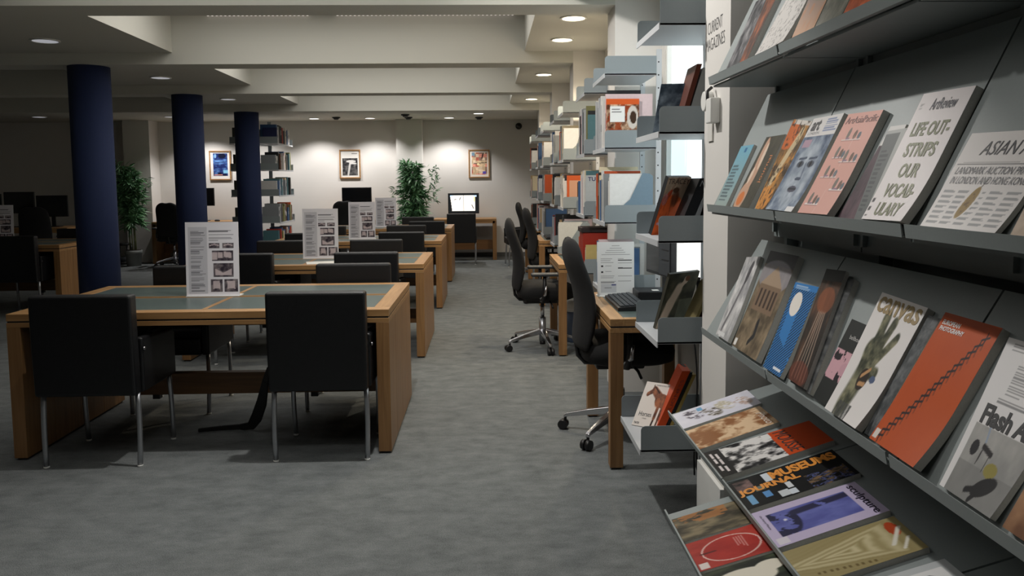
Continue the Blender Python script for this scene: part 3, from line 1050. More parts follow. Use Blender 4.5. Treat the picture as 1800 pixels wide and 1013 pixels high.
# ------------------------------------------------------------------ pictures on the far wall
def picture(cx, z0, z1, W, label, paint, mat_w):
    t = thing('framed_picture', label, 'picture', (cx, YW, (z0 + z1) / 2), 0, 'framed prints')
    H = z1 - z0
    b = 0.022
    f = MB()
    f.box(-W / 2, W / 2, -0.03, 0, -H / 2, -H / 2 + b).box(-W / 2, W / 2, -0.03, 0, H / 2 - b, H / 2)
    f.box(-W / 2, -W / 2 + b, -0.03, 0, -H / 2 + b, H / 2 - b).box(W / 2 - b, W / 2, -0.03, 0, -H / 2 + b, H / 2 - b)
    f.build('frame', OAKX, t, 0.003)
    grid_mesh('print', lambda u, v: np.stack([(u - .5) * (W - 2 * b), np.full(np.shape(u), -0.014), (v - .5) * (H - 2 * b)], -1), paint, 50, 70, PRINT, t)
    return t
def art_blue(U, V):
    img = np.ones(U.shape + (3,)) * np.array([228, 226, 222.])
    m = rect(U, V, 0.14, 0.88, 0.10, 0.95)
    n = fbm(U, V, 5, 9, 21)
    c = mixc((n - 0.35) * 2.5, (30, 44, 100), (96, 140, 196))
    img = img * (1 - m[..., None]) + c * m[..., None]
    img = over(img, ell(U, V, 0.6, 0.85, 0.2, 0.09), (16, 20, 44))
    img = over(img, ell(U, V, 0.25, 0.85, 0.06, 0.08), (120, 160, 200))
    for v in (0.72, 0.6, 0.5, 0.42):
        img = over(img, line(U, V, (0.2, v), (0.8, v + 0.03), 0.012), (24, 34, 84))
    img = over(img, rect(U, V, 0.14, 0.88, 0.10, 0.24) * (fbm(U, V, 14, 20, 5) > 0.5), (20, 22, 40))
    img = over(img, rect(U, V, 0.66, 0.88, 0.20, 0.32), (130, 190, 220))
    img = over(img, rect(U, V, 0.18, 0.6, 0.13, 0.16), (216, 150, 130))
    return img
def art_bw(U, V):
    img = np.ones(U.shape + (3,)) * np.array([216, 214, 208.])
    m = rect(U, V, 0.10, 0.90, 0.06, 0.72)
    c = mixc((fbm(U, V, 9, 12, 33) - 0.3) * 2, (34, 34, 36), (112, 110, 108))
    img = img * (1 - m[..., None]) + c * m[..., None]
    img = over(img, line(U, V, (0.40, 0.10), (0.52, 0.58), 0.05) * m, (190, 188, 184))
    img = over(img, ell(U, V, 0.56, 0.60, 0.26, 0.05) + ell(U, V, 0.66, 0.52, 0.2, 0.03), (200, 198, 194))
    img = over(img, rect(U, V, 0.60, 0.88, 0.88, 0.91), (110, 108, 106))
    return img
def art_collage(U, V):
    img = np.ones(U.shape + (3,)) * np.array([226, 218, 208.])
    m = rect(U, V, 0.12, 0.92, 0.08, 0.94)
    cu, cv = np.floor(U * 6), np.floor(V * 8)
    rr = np.abs(np.sin(cu * 12.98 + cv * 78.2) * 43758.5) % 1
    pal = np.array([[206, 176, 142], [188, 104, 88], [222, 198, 170], [150, 120, 104], [226, 150, 130], [214, 186, 150]], float)
    c = pal[(rr * 6).astype(int) % 6] * (0.8 + 0.4 * fbm(U, V, 12, 16, 9))[..., None]
    img = img * (1 - m[..., None]) + c * m[..., None]
    img = over(img, rect(U, V, 0.12, 0.26, 0.80, 0.94), (120, 150, 170))
    img = over(img, rect(U, V, 0.70, 0.86, 0.10, 0.2), (96, 84, 170))
    img = over(img, line(U, V, (0.72, 0.9), (0.66, 0.72), 0.03) + line(U, V, (0.2, 0.5), (0.9, 0.55), 0.012), (46, 40, 44))
    img = over(img, ell(U, V, 0.46, 0.48, 0.07, 0.05), (240, 220, 170))
    return img
picture(-4.885, 1.465, 2.00, 0.39, 'oak framed blue print on the far wall between the columns', art_blue, 0)
picture(-2.52, 1.475, 2.003, 0.385, 'oak framed black and white print on the far wall', art_bw, 0)
picture(-0.145, 1.465, 1.985, 0.39, 'oak framed orange collage print above the lit screen', art_collage, 0)

# ------------------------------------------------------------------ bamboo plants
LEAFM, _nt, _b = nodes('bamboo_leaf')
_oi = _nt.nodes.new('ShaderNodeTexNoise'); _oi.inputs['Scale'].default_value = 9
_rp = _nt.nodes.new('ShaderNodeValToRGB')
_rp.color_ramp.elements[0].color = tuple(lin((44, 84, 56))) + (1,)
_rp.color_ramp.elements[1].color = tuple(lin((122, 174, 122))) + (1,)
_rp.color_ramp.elements[0].position = 0.35; _rp.color_ramp.elements[1].position = 0.65
_nt.links.new(_oi.outputs['Fac'], _rp.inputs[0]); _nt.links.new(_rp.outputs[0], _b.inputs['Base Color'])
_b.inputs['Roughness'].default_value = 0.5

def plant(x, y, label, seed, ztop, spread, low, branches):
    r = random.Random(seed)
    t = thing('potted_bamboo', label, 'plant', (x, y, 0), 0, 'potted bamboo plants')
    p = MB()
    p.tube([(0, 0, 0), (0, 0, 0.20), (0, 0, 0.205), (0, 0, 0.27)], [0.115, 0.128, 0.138, 0.142], 28)
    o = p.build('pot', POT, t)
    MB().cyl(0, 0, 0.271, 0.276, 0.125, 20).build('soil', plain('soil', (40, 34, 28), 0.95), o)
    lf = MB()
    def leaf(p, d, L):
        d = d.normalized()
        s = d.cross(Vector((r.uniform(-1, 1), r.uniform(-1, 1), 1))).normalized() * L * 0.11
        u = d.cross(s).normalized() * L * 0.05
        e = p + d * L + Vector((0, 0, -0.25 * L))
        m1 = p + d * L * 0.4 + Vector((0, 0, -0.02 * L))
        lf.add([p, m1 + s + u, e, m1 - s + u, m1], [(0, 1, 4), (1, 2, 4), (2, 3, 4), (3, 0, 4)])
    for k in range(6):
        a = r.uniform(0, 2 * PI)
        bx, by = 0.05 * math.cos(a), 0.05 * math.sin(a)
        top = ztop * r.uniform(0.82, 1.0)
        lx, ly = r.uniform(-1, 1) * 0.16, r.uniform(-1, 1) * 0.12
        path = [(bx + lx * q * q, by + ly * q * q, 0.26 + (top - 0.26) * q) for q in [i / 7 for i in range(8)]]
        MB().tube(path, [0.010 - 0.006 * i / 7 for i in range(8)], 8).build('stem', STEM, t)
        for j in range(42):
            q = r.uniform(low, 1.0)
            i = min(6, int(q * 7))
            f = q * 7 - i
            b = Vector(path[i]).lerp(Vector(path[i + 1]), f)
            an = r.uniform(0, 2 * PI)
            tw = Vector((math.cos(an), math.sin(an), r.uniform(-0.1, 0.7))) * r.uniform(0.04, spread) * (1.15 - 0.55 * q)
            tip = b + tw
            for n_ in range(8):
                d = Vector((tw.x, tw.y, 0)).normalized() * 0.6 + Vector((r.uniform(-1, 1), r.uniform(-1, 1), r.uniform(-0.5, 0.8)))
                leaf(tip, d, r.uniform(0.11, 0.19))
    for bx, bz, n_ in branches:
        for j in range(n_):
            b = Vector((bx * r.uniform(0.55, 1), r.uniform(-0.08, 0.08), bz + r.uniform(-0.1, 0.1)))
            d = Vector((math.copysign(1, bx) * r.uniform(0, 1), r.uniform(-0.6, 0.6), r.uniform(-0.5, 0.9)))
            leaf(b, d, r.uniform(0.08, 0.13))
        MB().tube([(0, 0, bz - 0.25), (bx * 0.6, 0, bz - 0.08), (bx * 0.95, 0, bz)], 0.003, 6).build('side_branch', STEM, t)
    o = lf.build('foliage', LEAFM, t, fix=False)
    tag(o, kind='stuff')
    return t
plant(-6.10, 13.86, 'tall potted bamboo against the dark pilaster near the step stool', 3, 1.76, 0.21, 0.30, [(-0.36, 1.22, 26), (0.34, 1.42, 22)])
plant(-1.27, 13.9, 'tall potted bamboo against the pilaster beside the lit screen desk', 8, 1.76, 0.22, 0.28, [(0.40, 1.55, 40), (-0.36, 1.22, 34), (0.38, 1.15, 34), (-0.26, 0.8, 24), (0.42, 1.33, 26)])

# kick stool
t = thing('step_stool', 'dark step stool standing by the tall plant in the far dim corner', 'stool', (-6.42, 14.2, 0))
MB().tube([(0, 0, 0.0), (0, 0, 0.05)], [0.175, 0.175], 28).build('bumper', BLACK, t)
MB().tube([(0, 0, 0.05), (0, 0, 0.13)], [0.168, 0.15], 28).build('base', DGREY, t)
for sx in (-1, 1):
    for sy in (-1, 1):
        MB().tube([(sx * 0.115, sy * 0.09, 0.12), (sx * 0.10, sy * 0.08, 0.34)], 0.016, 8).build('leg', BLACK, t)
MB().tube([(0, 0, 0.335), (0, 0, 0.37)], [0.135, 0.13], 28).build('step_top', BLACK, t)

# ------------------------------------------------------------------ box on the first pier
t = thing('wall_fitting', 'white dial and box with a cord fixed to the white pier', 'wall fitting', (XP, 2.88, 1.62))
MB().tube([(0, 0.04, 0.055), (-0.03, 0.04, 0.055)], 0.036, 20).build('dial', WHITE, t, 0.003)
MB().tube([(-0.012, -0.005, 0.10), (-0.03, -0.012, 0.085), (-0.03, -0.016, 0.055), (-0.02, -0.012, 0.03)], 0.006, 8).build('cord', BLACK, t)
MB().box(-0.035, 0, -0.075, -0.012, -0.03, 0.058).build('box', WHITE, t, 0.004)
MB().box(-0.006, 0, 0.005, 0.065, -0.09, 0.015).build('card', PAPER, t)

# ------------------------------------------------------------------ shelf units flanking the piers
def shelf_poly(x0, x1, z, h, r=0.018):
    """end plate outline, rounded at the upper front corner"""
    pts = [(x0, z), (x1, z), (x1, z + h)]
    for k in range(5):
        a = PI / 2 + (PI / 2) * k / 4
        pts.append((x0 + r + r * math.cos(a), z + h - r + r * math.sin(a)))
    return pts
ZSH = [1.978, 1.567, 1.145, 0.745, 0.31]
XF, XB = 0.665, 0.955
def shelf_unit(y0, y1, levels, label, low_front=0.60, flip=1):
    t = thing('shelf_unit', label, 'shelf unit', (0, 0, 0), 0, 'enamelled wall shelf units')
    for y in (y0 + 0.001, y1 - 0.013):
        zl = 0.0 if levels[-1] < 0.5 else 0.738
        o = MB().box(XB, XB + 0.03, y, y + 0.012, zl, 2.12).build('upright', SHELFW, t)
        hb = MB()
        for k in range(26):
            z = 0.25 + k * 0.072
            if z < zl + 0.02:
                continue
            hb.tube([(XB + 0.012, y - 0.0005, z), (XB + 0.012, y + 0.0, z)], 0.0045, 8)
        hb.build('slot', BLACK, o)
    for z in levels:
        xf = low_front if z < 0.5 else XF
        s = MB()
        s.box(xf, XB, y0, y1, z, z + 0.008).box(xf - 0.004, xf, y0, y1, z - 0.014, z + 0.010)
        o = s.build('shelf', SHELFW, t)
        for a in (y0, y1 - 0.003):
            MB().prism(shelf_poly(xf, XB, z + 0.001, 0.105), 1, a, a + 0.003).build('end_plate', SHELFM, o)
    return t
UNITS = [
    ('a', 3.075, 3.535, ZSH, 'narrow enamelled shelves beyond the first white pier, with leaning art books'),
    ('b', 4.50, 4.985, ZSH[:4], 'enamelled shelves above the nearest computer desk'),
    ('c', 5.455, 5.93, ZSH[:4], 'enamelled shelves just beyond the second pier'),
    ('d', 6.98, 7.47, ZSH[:4], 'enamelled shelves above the second computer desk'),
    ('e', 7.925, 8.40, ZSH[:4], 'enamelled shelves just beyond the third pier'),
    ('f', 9.42, 9.90, ZSH[:4], 'enamelled shelves above the third computer desk'),
    ('g', 10.40, 10.88, ZSH[:4], 'enamelled shelves just beyond the fourth pier'),
    ('h', 11.95, 12.42, ZSH[:4], 'enamelled shelves above the farthest computer desk'),
]
for k, y0, y1, lv, lab in UNITS:
    shelf_unit(y0, y1, lv, lab)

# ------------------------------------------------------------------ books
_bm = {}
def cover_mat(rgb):
    if rgb not in _bm:
        _bm[rgb] = plain('cover_%d_%d_%d' % rgb, rgb, 0.5, vary=0.08, scale=60)
    return _bm[rgb]
PAL = {'white': (214, 212, 208), 'grey': (138, 142, 144), 'black': (32, 33, 36), 'orange': (190, 82, 40), 'tan': (188, 160, 118), 'blue': (66, 98, 140), 'cream': (222, 208, 176),
       'brown': (104, 66, 46), 'pale pink': (206, 184, 186), 'olive': (120, 118, 76), 'navy': (38, 46, 84), 'silver': (172, 174, 176), 'red': (160, 50, 36), 'teal': (80, 118, 124)}
WEIGHT = ['white'] * 5 + ['grey'] * 4 + ['black'] * 4 + ['silver'] * 3 + ['tan'] * 2 + ['blue'] * 2 + ['cream'] * 3 + ['orange'] * 2 + ['brown', 'pale pink', 'pale pink', 'olive', 'navy', 'teal', 'red']

def book(x0, y0, z0, depth, thick, h, cname, label, group, turn=False, face=None):
    """upright book standing on z0, spine towards -x, thickness along +y"""
    o = MB()
    c = 0.0018
    o.box(0, depth, 0, c, 0, h).box(0, depth, thick - c, thick, 0, h).box(0, c, c, thick - c, 0, h)
    root = o.build('book', cover_mat(PAL[cname]), None, loc=(x0, y0, z0), rot=(0, 0, PI if turn else 0))
    tag(root, label, 'book', group)
    MB().box(c, depth - 0.004, c, thick - c, 0.004, h - 0.004).build('page_block', PAPER, root)
    bnd = RNG.random()
    if bnd < 0.5 and thick > 0.012:
        dk_ = INK if sum(PAL[cname]) > 330 else PAPER
        s = MB()
        zz = h * RNG.uniform(0.45, 0.8)
        s.box(-0.0006, 0.0, thick * 0.3, thick * 0.7, zz - h * RNG.uniform(0.15, 0.3), zz)
        s.build('spine_title', dk_, root)
    if face:
        grid_mesh('front_cover', lambda u, v: np.stack([u * depth, np.full(np.shape(u), -0.0008), v * h], -1), face, 40, 56, COVER, root)
    return root
ORD = ['first', 'second', 'third', 'fourth', 'fifth', 'sixth', 'seventh', 'eighth', 'ninth', 'tenth', 'eleventh', 'twelfth', 'thirteenth', 'fourteenth', 'fifteenth', 'sixteenth', 'seventeenth', 'eighteenth', 'nineteenth', 'twentieth']
ROWN = {1.978: 'top row', 1.567: 'upper row', 1.145: 'middle row', 0.745: 'desk-level row', 0.31: 'lowest row'}

def fill_row(y0, y1, z, where, seed, hmin=0.24, hmax=0.34, faces=None):
    r = random.Random(seed)
    y, k = y0 + 0.006, 0
    while y < y1 - 0.02 and k < 20:
        th = r.choice([0.010, 0.014, 0.018, 0.022, 0.028, 0.036] if y0 < 6 else [0.022, 0.03, 0.038, 0.046, 0.054])
        if k == 0:
            th = 0.012
        if y + th > y1 - 0.006:
            break
        h = r.uniform(hmin, hmax)
        dp = min(r.uniform(0.19, 0.25), 0.27)
        c = r.choice(WEIGHT)
        sz = 'slim' if th < 0.015 else 'thick' if th > 0.036 else 'medium'
        book(XF + r.uniform(0.004, 0.03), y, z + 0.0082, dp, th, h, c, '%s %s book, %s from the near end, %s, %s' % (sz, c, ORD[k], ROWN[z], where), 'books ' + where,
             face=(faces or {}).get(k))
        y += th + 0.001
        k += 1

def magazine_file(x0, y0, z0, wy, rgb, label, paper=(226, 226, 224), group='magazine files on the shelves', depth=0.25, h=0.29):
    t = thing('magazine_file', label, 'file box', (x0, y0, z0), 0, group)
    prof = [(0.0, 0.0), (depth, 0.0), (depth, h - 0.03)]
    cut = [(depth - 0.02, h - 0.015), (depth - 0.06, h - 0.012), (0.12, 0.13), (0.05, 0.07), (0.0, 0.055)]
    prof += cut
    m = cover_mat(rgb)
    b = MB()
    b.prism(prof, 1, 0, 0.003).prism(prof, 1, wy - 0.003, wy)
    b.box(depth - 0.003, depth, 0.003, wy - 0.003, 0, h - 0.03).box(0, depth - 0.003, 0.003, wy - 0.003, 0, 0.003)
    b.box(0, 0.003, 0.003, wy - 0.003, 0.003, 0.055)
    b.build('case', m, t)
    for k in range(3):
        MB().box(0.006, depth - 0.02, 0.006 + k * (wy - 0.012) / 3, 0.006 + (k + 0.8) * (wy - 0.012) / 3, 0.004, h - 0.015 - 0.02 * k).build('magazine', cover_mat(paper) if k != 1 else PAPER, t)
    return t

def face_orange(U, V):
    img = np.ones(U.shape + (3,)) * np.array([206, 92, 44.])
    m = rect(U, V, 0, 1, 0, 0.88)
    n = fbm(U, V, 9, 12, 71)
    c = mixc((n - 0.3) * 2.4, (70, 34, 20), (210, 180, 150))
    c = over(c, (fbm(U, V, 5, 6, 12) > 0.56).astype(float) * 0.8, (150, 62, 30))
    img = img * (1 - m[..., None]) + c * m[..., None]
    img = over(img, ell(U, V, 0.8, 0.62, 0.17, 0.24), (206, 198, 190))
    img = over(img, ell(U, V, 0.82, 0.62, 0.1, 0.13), (66, 48, 36))
    img = over(img, rect(U, V, 0.12, 0.56, 0.52, 0.84), (232, 232, 230))
    img = over(img, rect(U, V, 0.16, 0.42, 0.78, 0.80) + rect(U, V, 0.16, 0.46, 0.73, 0.74), (70, 70, 72))
    return img
# unit b: over the nearest desk
wb = 'shelves over nearest desk'
book(0.672, 4.515, 1.5752, 0.265, 0.02, 0.30, 'pale pink', 'large pale pink book behind the orange picture book, upper row over nearest desk', 'books ' + wb)
book(0.674, 4.504, 1.5752, 0.185, 0.010, 0.272, 'orange', 'book with busy orange and white picture cover, front of the upper row', 'books ' + wb, face=face_orange)
fill_row(4.54, 4.98, 1.567, wb, 41, 0.25, 0.33)
magazine_file(0.690, 4.505, 1.1532, 0.085, (112, 134, 150), 'blue-grey file box full of white papers, middle row over nearest desk')
fill_row(4.60, 4.98, 1.145, wb, 44, 0.23, 0.32)
fill_row(4.60, 4.98, 0.745, wb, 45, 0.20, 0.30)
# unit c
wc = 'shelves beyond second pier'
fill_row(5.46, 5.92, 1.567, wc, 52, 0.26, 0.34)
t = magazine_file(0.672, 5.462, 1.1532, 0.10, (104, 112, 120), 'dark grey file box with a grey magazine titled TUR, beyond the second pier', (186, 190, 190))
def tur_pos(u, v):
    u, v = np.asarray(u), np.asarray(v)
    return np.stack([0.02 + 0.08 * u, np.full(u.shape, 0.0045), 0.235 + 0.028 * v], -1)
MB().box(0.006, 0.125, 0.0048, 0.006, 0.004, 0.272).build('front_magazine', cover_mat((186, 192, 192)), t)
lettering([('TUR', 0, 1, 0, 1, ink((52, 48, 96)), {'bold': 0.02})], tur_pos, t)
fill_row(5.575, 5.92, 1.145, wc, 53, 0.23, 0.32)
magazine_file(0.672, 5.462, 0.7532, 0.075, (88, 98, 108), 'grey file with purple and yellow magazines, desk-level row beyond second pier', (190, 170, 110), depth=0.24, h=0.21)
t = thing('portfolio_box', 'red box with a dark lid on the desk-level shelf beyond the second pier', 'box', (0.668, 5.56, 0.7532))
MB().box(0, 0.27, 0, 0.20, 0, 0.275).build('body', cover_mat((158, 44, 28)), t, 0.003)
MB().box(-0.012, 0.275, -0.008, 0.208, 0.275, 0.31).build('lid', cover_mat((44, 34, 34)), t, 0.004)
fill_row(5.79, 5.92, 0.745, wc, 57, 0.20, 0.30)
# unit d
wd_ = 'shelves over second desk'
magazine_file(0.668, 6.99, 1.5752, 0.09, (150, 156, 150), 'pale grey file with white papers, upper row over second desk', depth=0.22)
fill_row(7.09, 7.46, 1.567, wd_, 61, 0.23, 0.32)
book(0.70, 6.99, 1.1532, 0.235, 0.02, 0.285, 'orange', 'orange framed picture book facing the aisle end, middle row over second desk', 'books ' + wd_,
     face=lambda U, V: over(over(over(np.ones(U.shape + (3,)) * np.array([190, 90, 50.]), rect(U, V, 0.1, 1, 0, 0.85), (196, 150, 124)), rect(U, V, 0.4, 1, 0, 0.8), (28, 30, 28)), ell(U, V, 0.8, 0.15, 0.2, 0.2), (214, 170, 150)))
fill_row(7.02, 7.46, 1.145, wd_, 64, 0.23, 0.31)
magazine_file(0.62, 6.985, 0.7532, 0.10, (132, 142, 146), 'grey file with pale grey magazines, desk-level row over second desk', (200, 202, 198), depth=0.28)
fill_row(7.10, 7.46, 0.745, wd_, 65, 0.26, 0.34)
# leaning white magazine in front of unit d
lw = MB().box(0, 0.012, 0, 0.2, 0, 0.30)
tag(lw.build('magazine', PAPER, None, loc=(0.80, 6.60, 0.7355), rot=(0, 0.42, 0)), 'white magazine leaning at an angle on the second computer desk', 'magazine')
for key, y0, y1, wh, sd in (('e', 7.93, 8.39, 'shelves beyond third pier', 70), ('f', 9.425, 9.89, 'shelves over third desk', 80), ('g', 10.405, 10.87, 'shelves beyond fourth pier', 90), ('h', 11.955, 12.41, 'shelves over farthest desk', 100)):
    f0 = magazine_file(0.668, y0 + 0.002, 1.5752 if key in 'fh' else 1.1532, 0.09, (120, 140, 152) if key in 'fg' else (196, 170, 120), 'file box with papers at the near end of %s' % wh, depth=0.20)
    fill_row(y0 + (0.1 if key in 'fh' else 0), y1, 1.567, wh, sd, 0.24, 0.33)
    fill_row(y0 + (0.1 if key not in 'fh' else 0), y1, 1.145, wh, sd + 1, 0.24, 0.33)
    fill_row(y0, y1, 0.745, wh, sd + 2, 0.24, 0.33)

# unit a: art books leaning face out
def leaning_book(BL, e1, e2, thick, label, paint, name='art_book', texts=None, rgb=(60, 60, 62), nu=50, nv=70, group='art books on the narrow shelves'):
    BL, e1, e2 = np.array(BL), np.array(e1, float), np.array(e2, float)
    n = np.cross(e1, e2)
    n /= np.linalg.norm(n)
    t = thing(name, label, 'book', tuple(BL), 0, group)
    P = lambda u, v, o=0.0: np.asarray(u)[..., None] * e1 + np.asarray(v)[..., None] * e2 + n * o
    q = [P(u, v, o) for v in (0., 1.) for o in (0., -thick) for u in (0., 1.)]
    MB().hexa(q).build('page_block', [cover_mat(rgb)], t)
    c = grid_mesh('front_cover', lambda u, v: P(u, v, 0.0008), paint, nu, nv, COVER, t)
    if texts:
        lettering(texts, lambda u, v: P(u, v, 0.0016), t)
    return t

def horse_paint(U, V):
    img = np.ones(U.shape + (3,)) * np.array([224, 216, 208.])
    b = (104, 62, 42)
    n = fbm(U, V, 8, 10, 17)
    body = ell(U, V, 0.86, 0.60, 0.30, 0.155, -0.25) + ell(U, V, 0.70, 0.62, 0.16, 0.15)
    neck = line(U, V, (0.66, 0.66), (0.40, 0.83), 0.085) + line(U, V, (0.74, 0.70), (0.44, 0.85), 0.06)
    head = line(U, V, (0.40, 0.83), (0.20, 0.72), 0.05) + ell(U, V, 0.34, 0.79, 0.09, 0.055, 0.6)
    ear = line(U, V, (0.37, 0.87), (0.35, 0.93), 0.02)
    legs = line(U, V, (0.74, 0.52), (0.72, 0.22), 0.05) + line(U, V, (0.72, 0.25), (0.70, 0.05), 0.032) + line(U, V, (0.90, 0.50), (0.88, 0.2), 0.045) + line(U, V, (0.88, 0.2), (0.86, 0.03), 0.03)
    m = np.clip(body + neck + head + ear + legs, 0, 1)
    col = mixc((n - 0.25) * 1.8, (78, 44, 30), (164, 100, 66))
    img = img * (1 - m[..., None]) + col * m[..., None]
    img = over(img, line(U, V, (0.72, 0.14), (0.68, 0.03), 0.03) * legs, (40, 28, 26))
    img = over(img, line(U, V, (0.62, 0.78), (0.40, 0.90), 0.018), (48, 30, 24))
    img = over(img, ell(U, V, 0.66, 0.56, 0.09, 0.11) * 0.5, (184, 110, 66))
    return img
HB = (0.622, 3.403, 0.3205)
leaning_book(HB, (0.100, -0.070, 0.0), (0.090, 0.105, 0.165), 0.016, 'white book titled Horses with a brown horse on its cover', horse_paint, rgb=(210, 204, 196), nu=70, nv=100,
             texts=[('Horses', 0.13, 0.60, 0.225, 0.325, INK), ('a book', 0.30, 0.46, 0.165, 0.195, INK), ('TATE', 0.05, 0.25, 0.04, 0.085, INK, {'bold': 0.02}), ('FOREWORD BY', 0.42, 0.92, 0.93, 0.955, ink((90, 84, 80)))])
leaning_book((0.712, 3.325, 0.3205), (0.034, -0.004, 0), (0.113, 0.0, 0.255), 0.17, 'orange book leaning beside the book titled Horses', flat((196, 74, 34)), rgb=(196, 74, 34), nu=4, nv=8,
             texts=[('LIONESS', 0.35, 0.75, 0.35, 0.85, ink((120, 40, 20)), {'turn': 1})])
leaning_book((0.748, 3.318, 0.3205), (0.012, 0, 0), (0.108, 0.0, 0.250), 0.17, 'thin black book between the orange and the yellow-edged book', flat((34, 34, 34)), rgb=(34, 34, 34), nu=4, nv=8)
leaning_book((0.762, 3.315, 0.3205), (0.014, 0, 0), (0.106, 0.0, 0.240), 0.17, 'thin yellow-edged book leaning behind the orange book', flat((150, 128, 70)), rgb=(150, 128, 70), nu=4, nv=8)
def olive_figure(U, V):
    img = mixc((fbm(U, V, 4, 5, 61) - 0.3) * 2, (48, 48, 40), (96, 92, 74))
    img = over(img, rect(U, V, 0.55, 1, 0.1, 0.5) * 0.6, (122, 124, 104))
    m = line(U, V, (0.10, 0.02), (0.26, 0.42), 0.13) + line(U, V, (0.26, 0.42), (0.42, 0.70), 0.12) + line(U, V, (0.42, 0.70), (0.56, 0.82), 0.05) + ell(U, V, 0.60, 0.86, 0.08, 0.07, 0.4)
    img = over(img, m, (206, 184, 164))
    img = over(img, ell(U, V, 0.64, 0.89, 0.08, 0.05), (110, 70, 44))
    return img
leaning_book((0.714, 3.355, 0.7535), (0.155, 0.112, 0), (0.048, -0.063, 0.243), 0.014, 'dark olive art book with a pale sculpted form on its cover, under the TRACEY shelf', olive_figure, rgb=(70, 68, 58))
for k, (dx, c, lab) in enumerate([(0.10, (110, 100, 66), 'tan spined book'), (0.125, (88, 40, 36), 'maroon spined book'), (0.145, (206, 204, 200), 'white spined book'), (0.17, (72, 74, 80), 'grey spined book')]):
    leaning_book((0.714 + dx, 3.20 - 0.012 * k, 0.7535), (0.013, 0, 0), (0.095, 0.0, 0.215 - 0.008 * k), 0.15, lab + ' leaning on the shelf below the TRACEY book', flat(c), rgb=c, nu=4, nv=6)
def tracey_paint(U, V):
    img = mixc((fbm(U, V, 5, 6, 77) - 0.3) * 2, (176, 152, 130), (222, 198, 172))
    m = ell(U, V, 0.40, 0.28, 0.75, 0.42) * 1.0
    img = over(img, m, (240, 110, 54))
    img = over(img, ell(U, V, 0.55, 0.64, 0.15, 0.14, 0, 0.5) * 0.8, (116, 74, 56))
    img = over(img, ell(U, V, 0.50, 0.78, 0.13, 0.05), (100, 70, 54))
    img = over(img, ell(U, V, 0.24, 0.70, 0.14, 0.06, 0.6), (214, 92, 60))
    img = over(img, ell(U, V, 0.12, 0.62, 0.12, 0.1) * 0.7, (214, 150, 160))
    img = over(img, ell(U, V, 0.22, 0.20, 0.16, 0.03), (222, 170, 186))
    img = over(img, (fbm(U, V, 12, 5, 8) > 0.6) * 0.25, (110, 40, 24))
    return img
leaning_book((0.707, 3.420, 1.1535), (0.112, 0.062, 0), (0.055, -0.085, 0.248), 0.02, 'orange painted book titled TRACEY on the narrow shelves', tracey_paint, rgb=(40, 40, 42),
             texts=[('TRACEY', 0.04, 0.98, 0.885, 0.975, ink((58, 40, 34)), {'shear': 0.0})])
leaning_book((0.775, 3.26, 1.1535), (0.040, 0.0, 0), (0.100, 0.0, 0.243), 0.16, 'thick black book leaning beside the TRACEY book', flat((28, 29, 32)), rgb=(28, 29, 32), nu=4, nv=6,
             texts=[('N', 0.3, 0.8, 0.86, 0.96, ink((150, 152, 156)))])
leaning_book((0.818, 3.26, 1.1535), (0.030, 0.0, 0), (0.100, 0.0, 0.236), 0.16, 'grey book leaning behind the thick black book', flat((126, 128, 130)), rgb=(126, 128, 130), nu=4, nv=6)
leaning_book((0.851, 3.26, 1.1535), (0.05, 0.0, 0), (0.06, 0.0, 0.21), 0.16, 'dark teal book leaning last behind the TRACEY book', flat((50, 58, 60)), rgb=(50, 58, 60), nu=4, nv=6)
leaning_book((0.684, 3.30, 1.5755), (0.15, -0.02, 0), (0.043, 0.03, 0.212), 0.018, 'misty blue-grey book on the narrow upper shelf', lambda U, V: mixc((fbm(U, V, 5, 7, 91) - 0.25) * 1.8, (50, 62, 74), (134, 148, 160)), rgb=(60, 70, 80))
leaning_book((0.762, 3.20, 1.5755), (0.020, 0, 0), (0.080, 0, 0.275), 0.15, 'tall dark brown book leaning on the narrow upper shelf', flat((84, 42, 30)), rgb=(84, 42, 30), nu=4, nv=6)
leaning_book((0.786, 3.20, 1.5755), (0.040, 0, 0), (0.080, 0, 0.26), 0.15, 'grey book leaning behind the tall dark brown book', flat((130, 130, 128)), rgb=(130, 130, 128), nu=4, nv=6)

# ------------------------------------------------------------------ free-standing bookcase behind the far column
t = thing('bookcase', 'free-standing grey metal bookcase behind the farthest blue column', 'bookcase', (0, 0, 0))
FX0, FX1, FY0, FY1 = -4.12, -3.36, 13.0, 14.0
FZ = [2.034, 1.607, 1.19, 0.753, 0.36]
for y in (FY0 + 0.02, FY1 - 0.04):
    MB().box(-3.77, -3.71, y, y + 0.02, 0, 2.45).build('upright', SHELFM, t)
MB().box(-3.81, -3.67, FY0 + 0.02, FY1 - 0.02, 0, 0.02).build('base', SHELFM, t)
for z in FZ:
    for x0, x1 in ((-3.70, FX1), (FX0, -3.78)):
        o = MB().box(x0, x1, FY0, FY1, z, z + 0.008).box(x1 if x1 == FX1 else x0 - .004, (x1 + 0.004) if x1 == FX1 else x0, FY0, FY1, z - 0.014, z + 0.01).build('shelf', SHELFW, t)
        for a in (FY0, FY1 - 0.003):
            MB().box(x0, x1, a, a + 0.003, z + 0.008, z + 0.11).build('end_plate', RACKM, o)
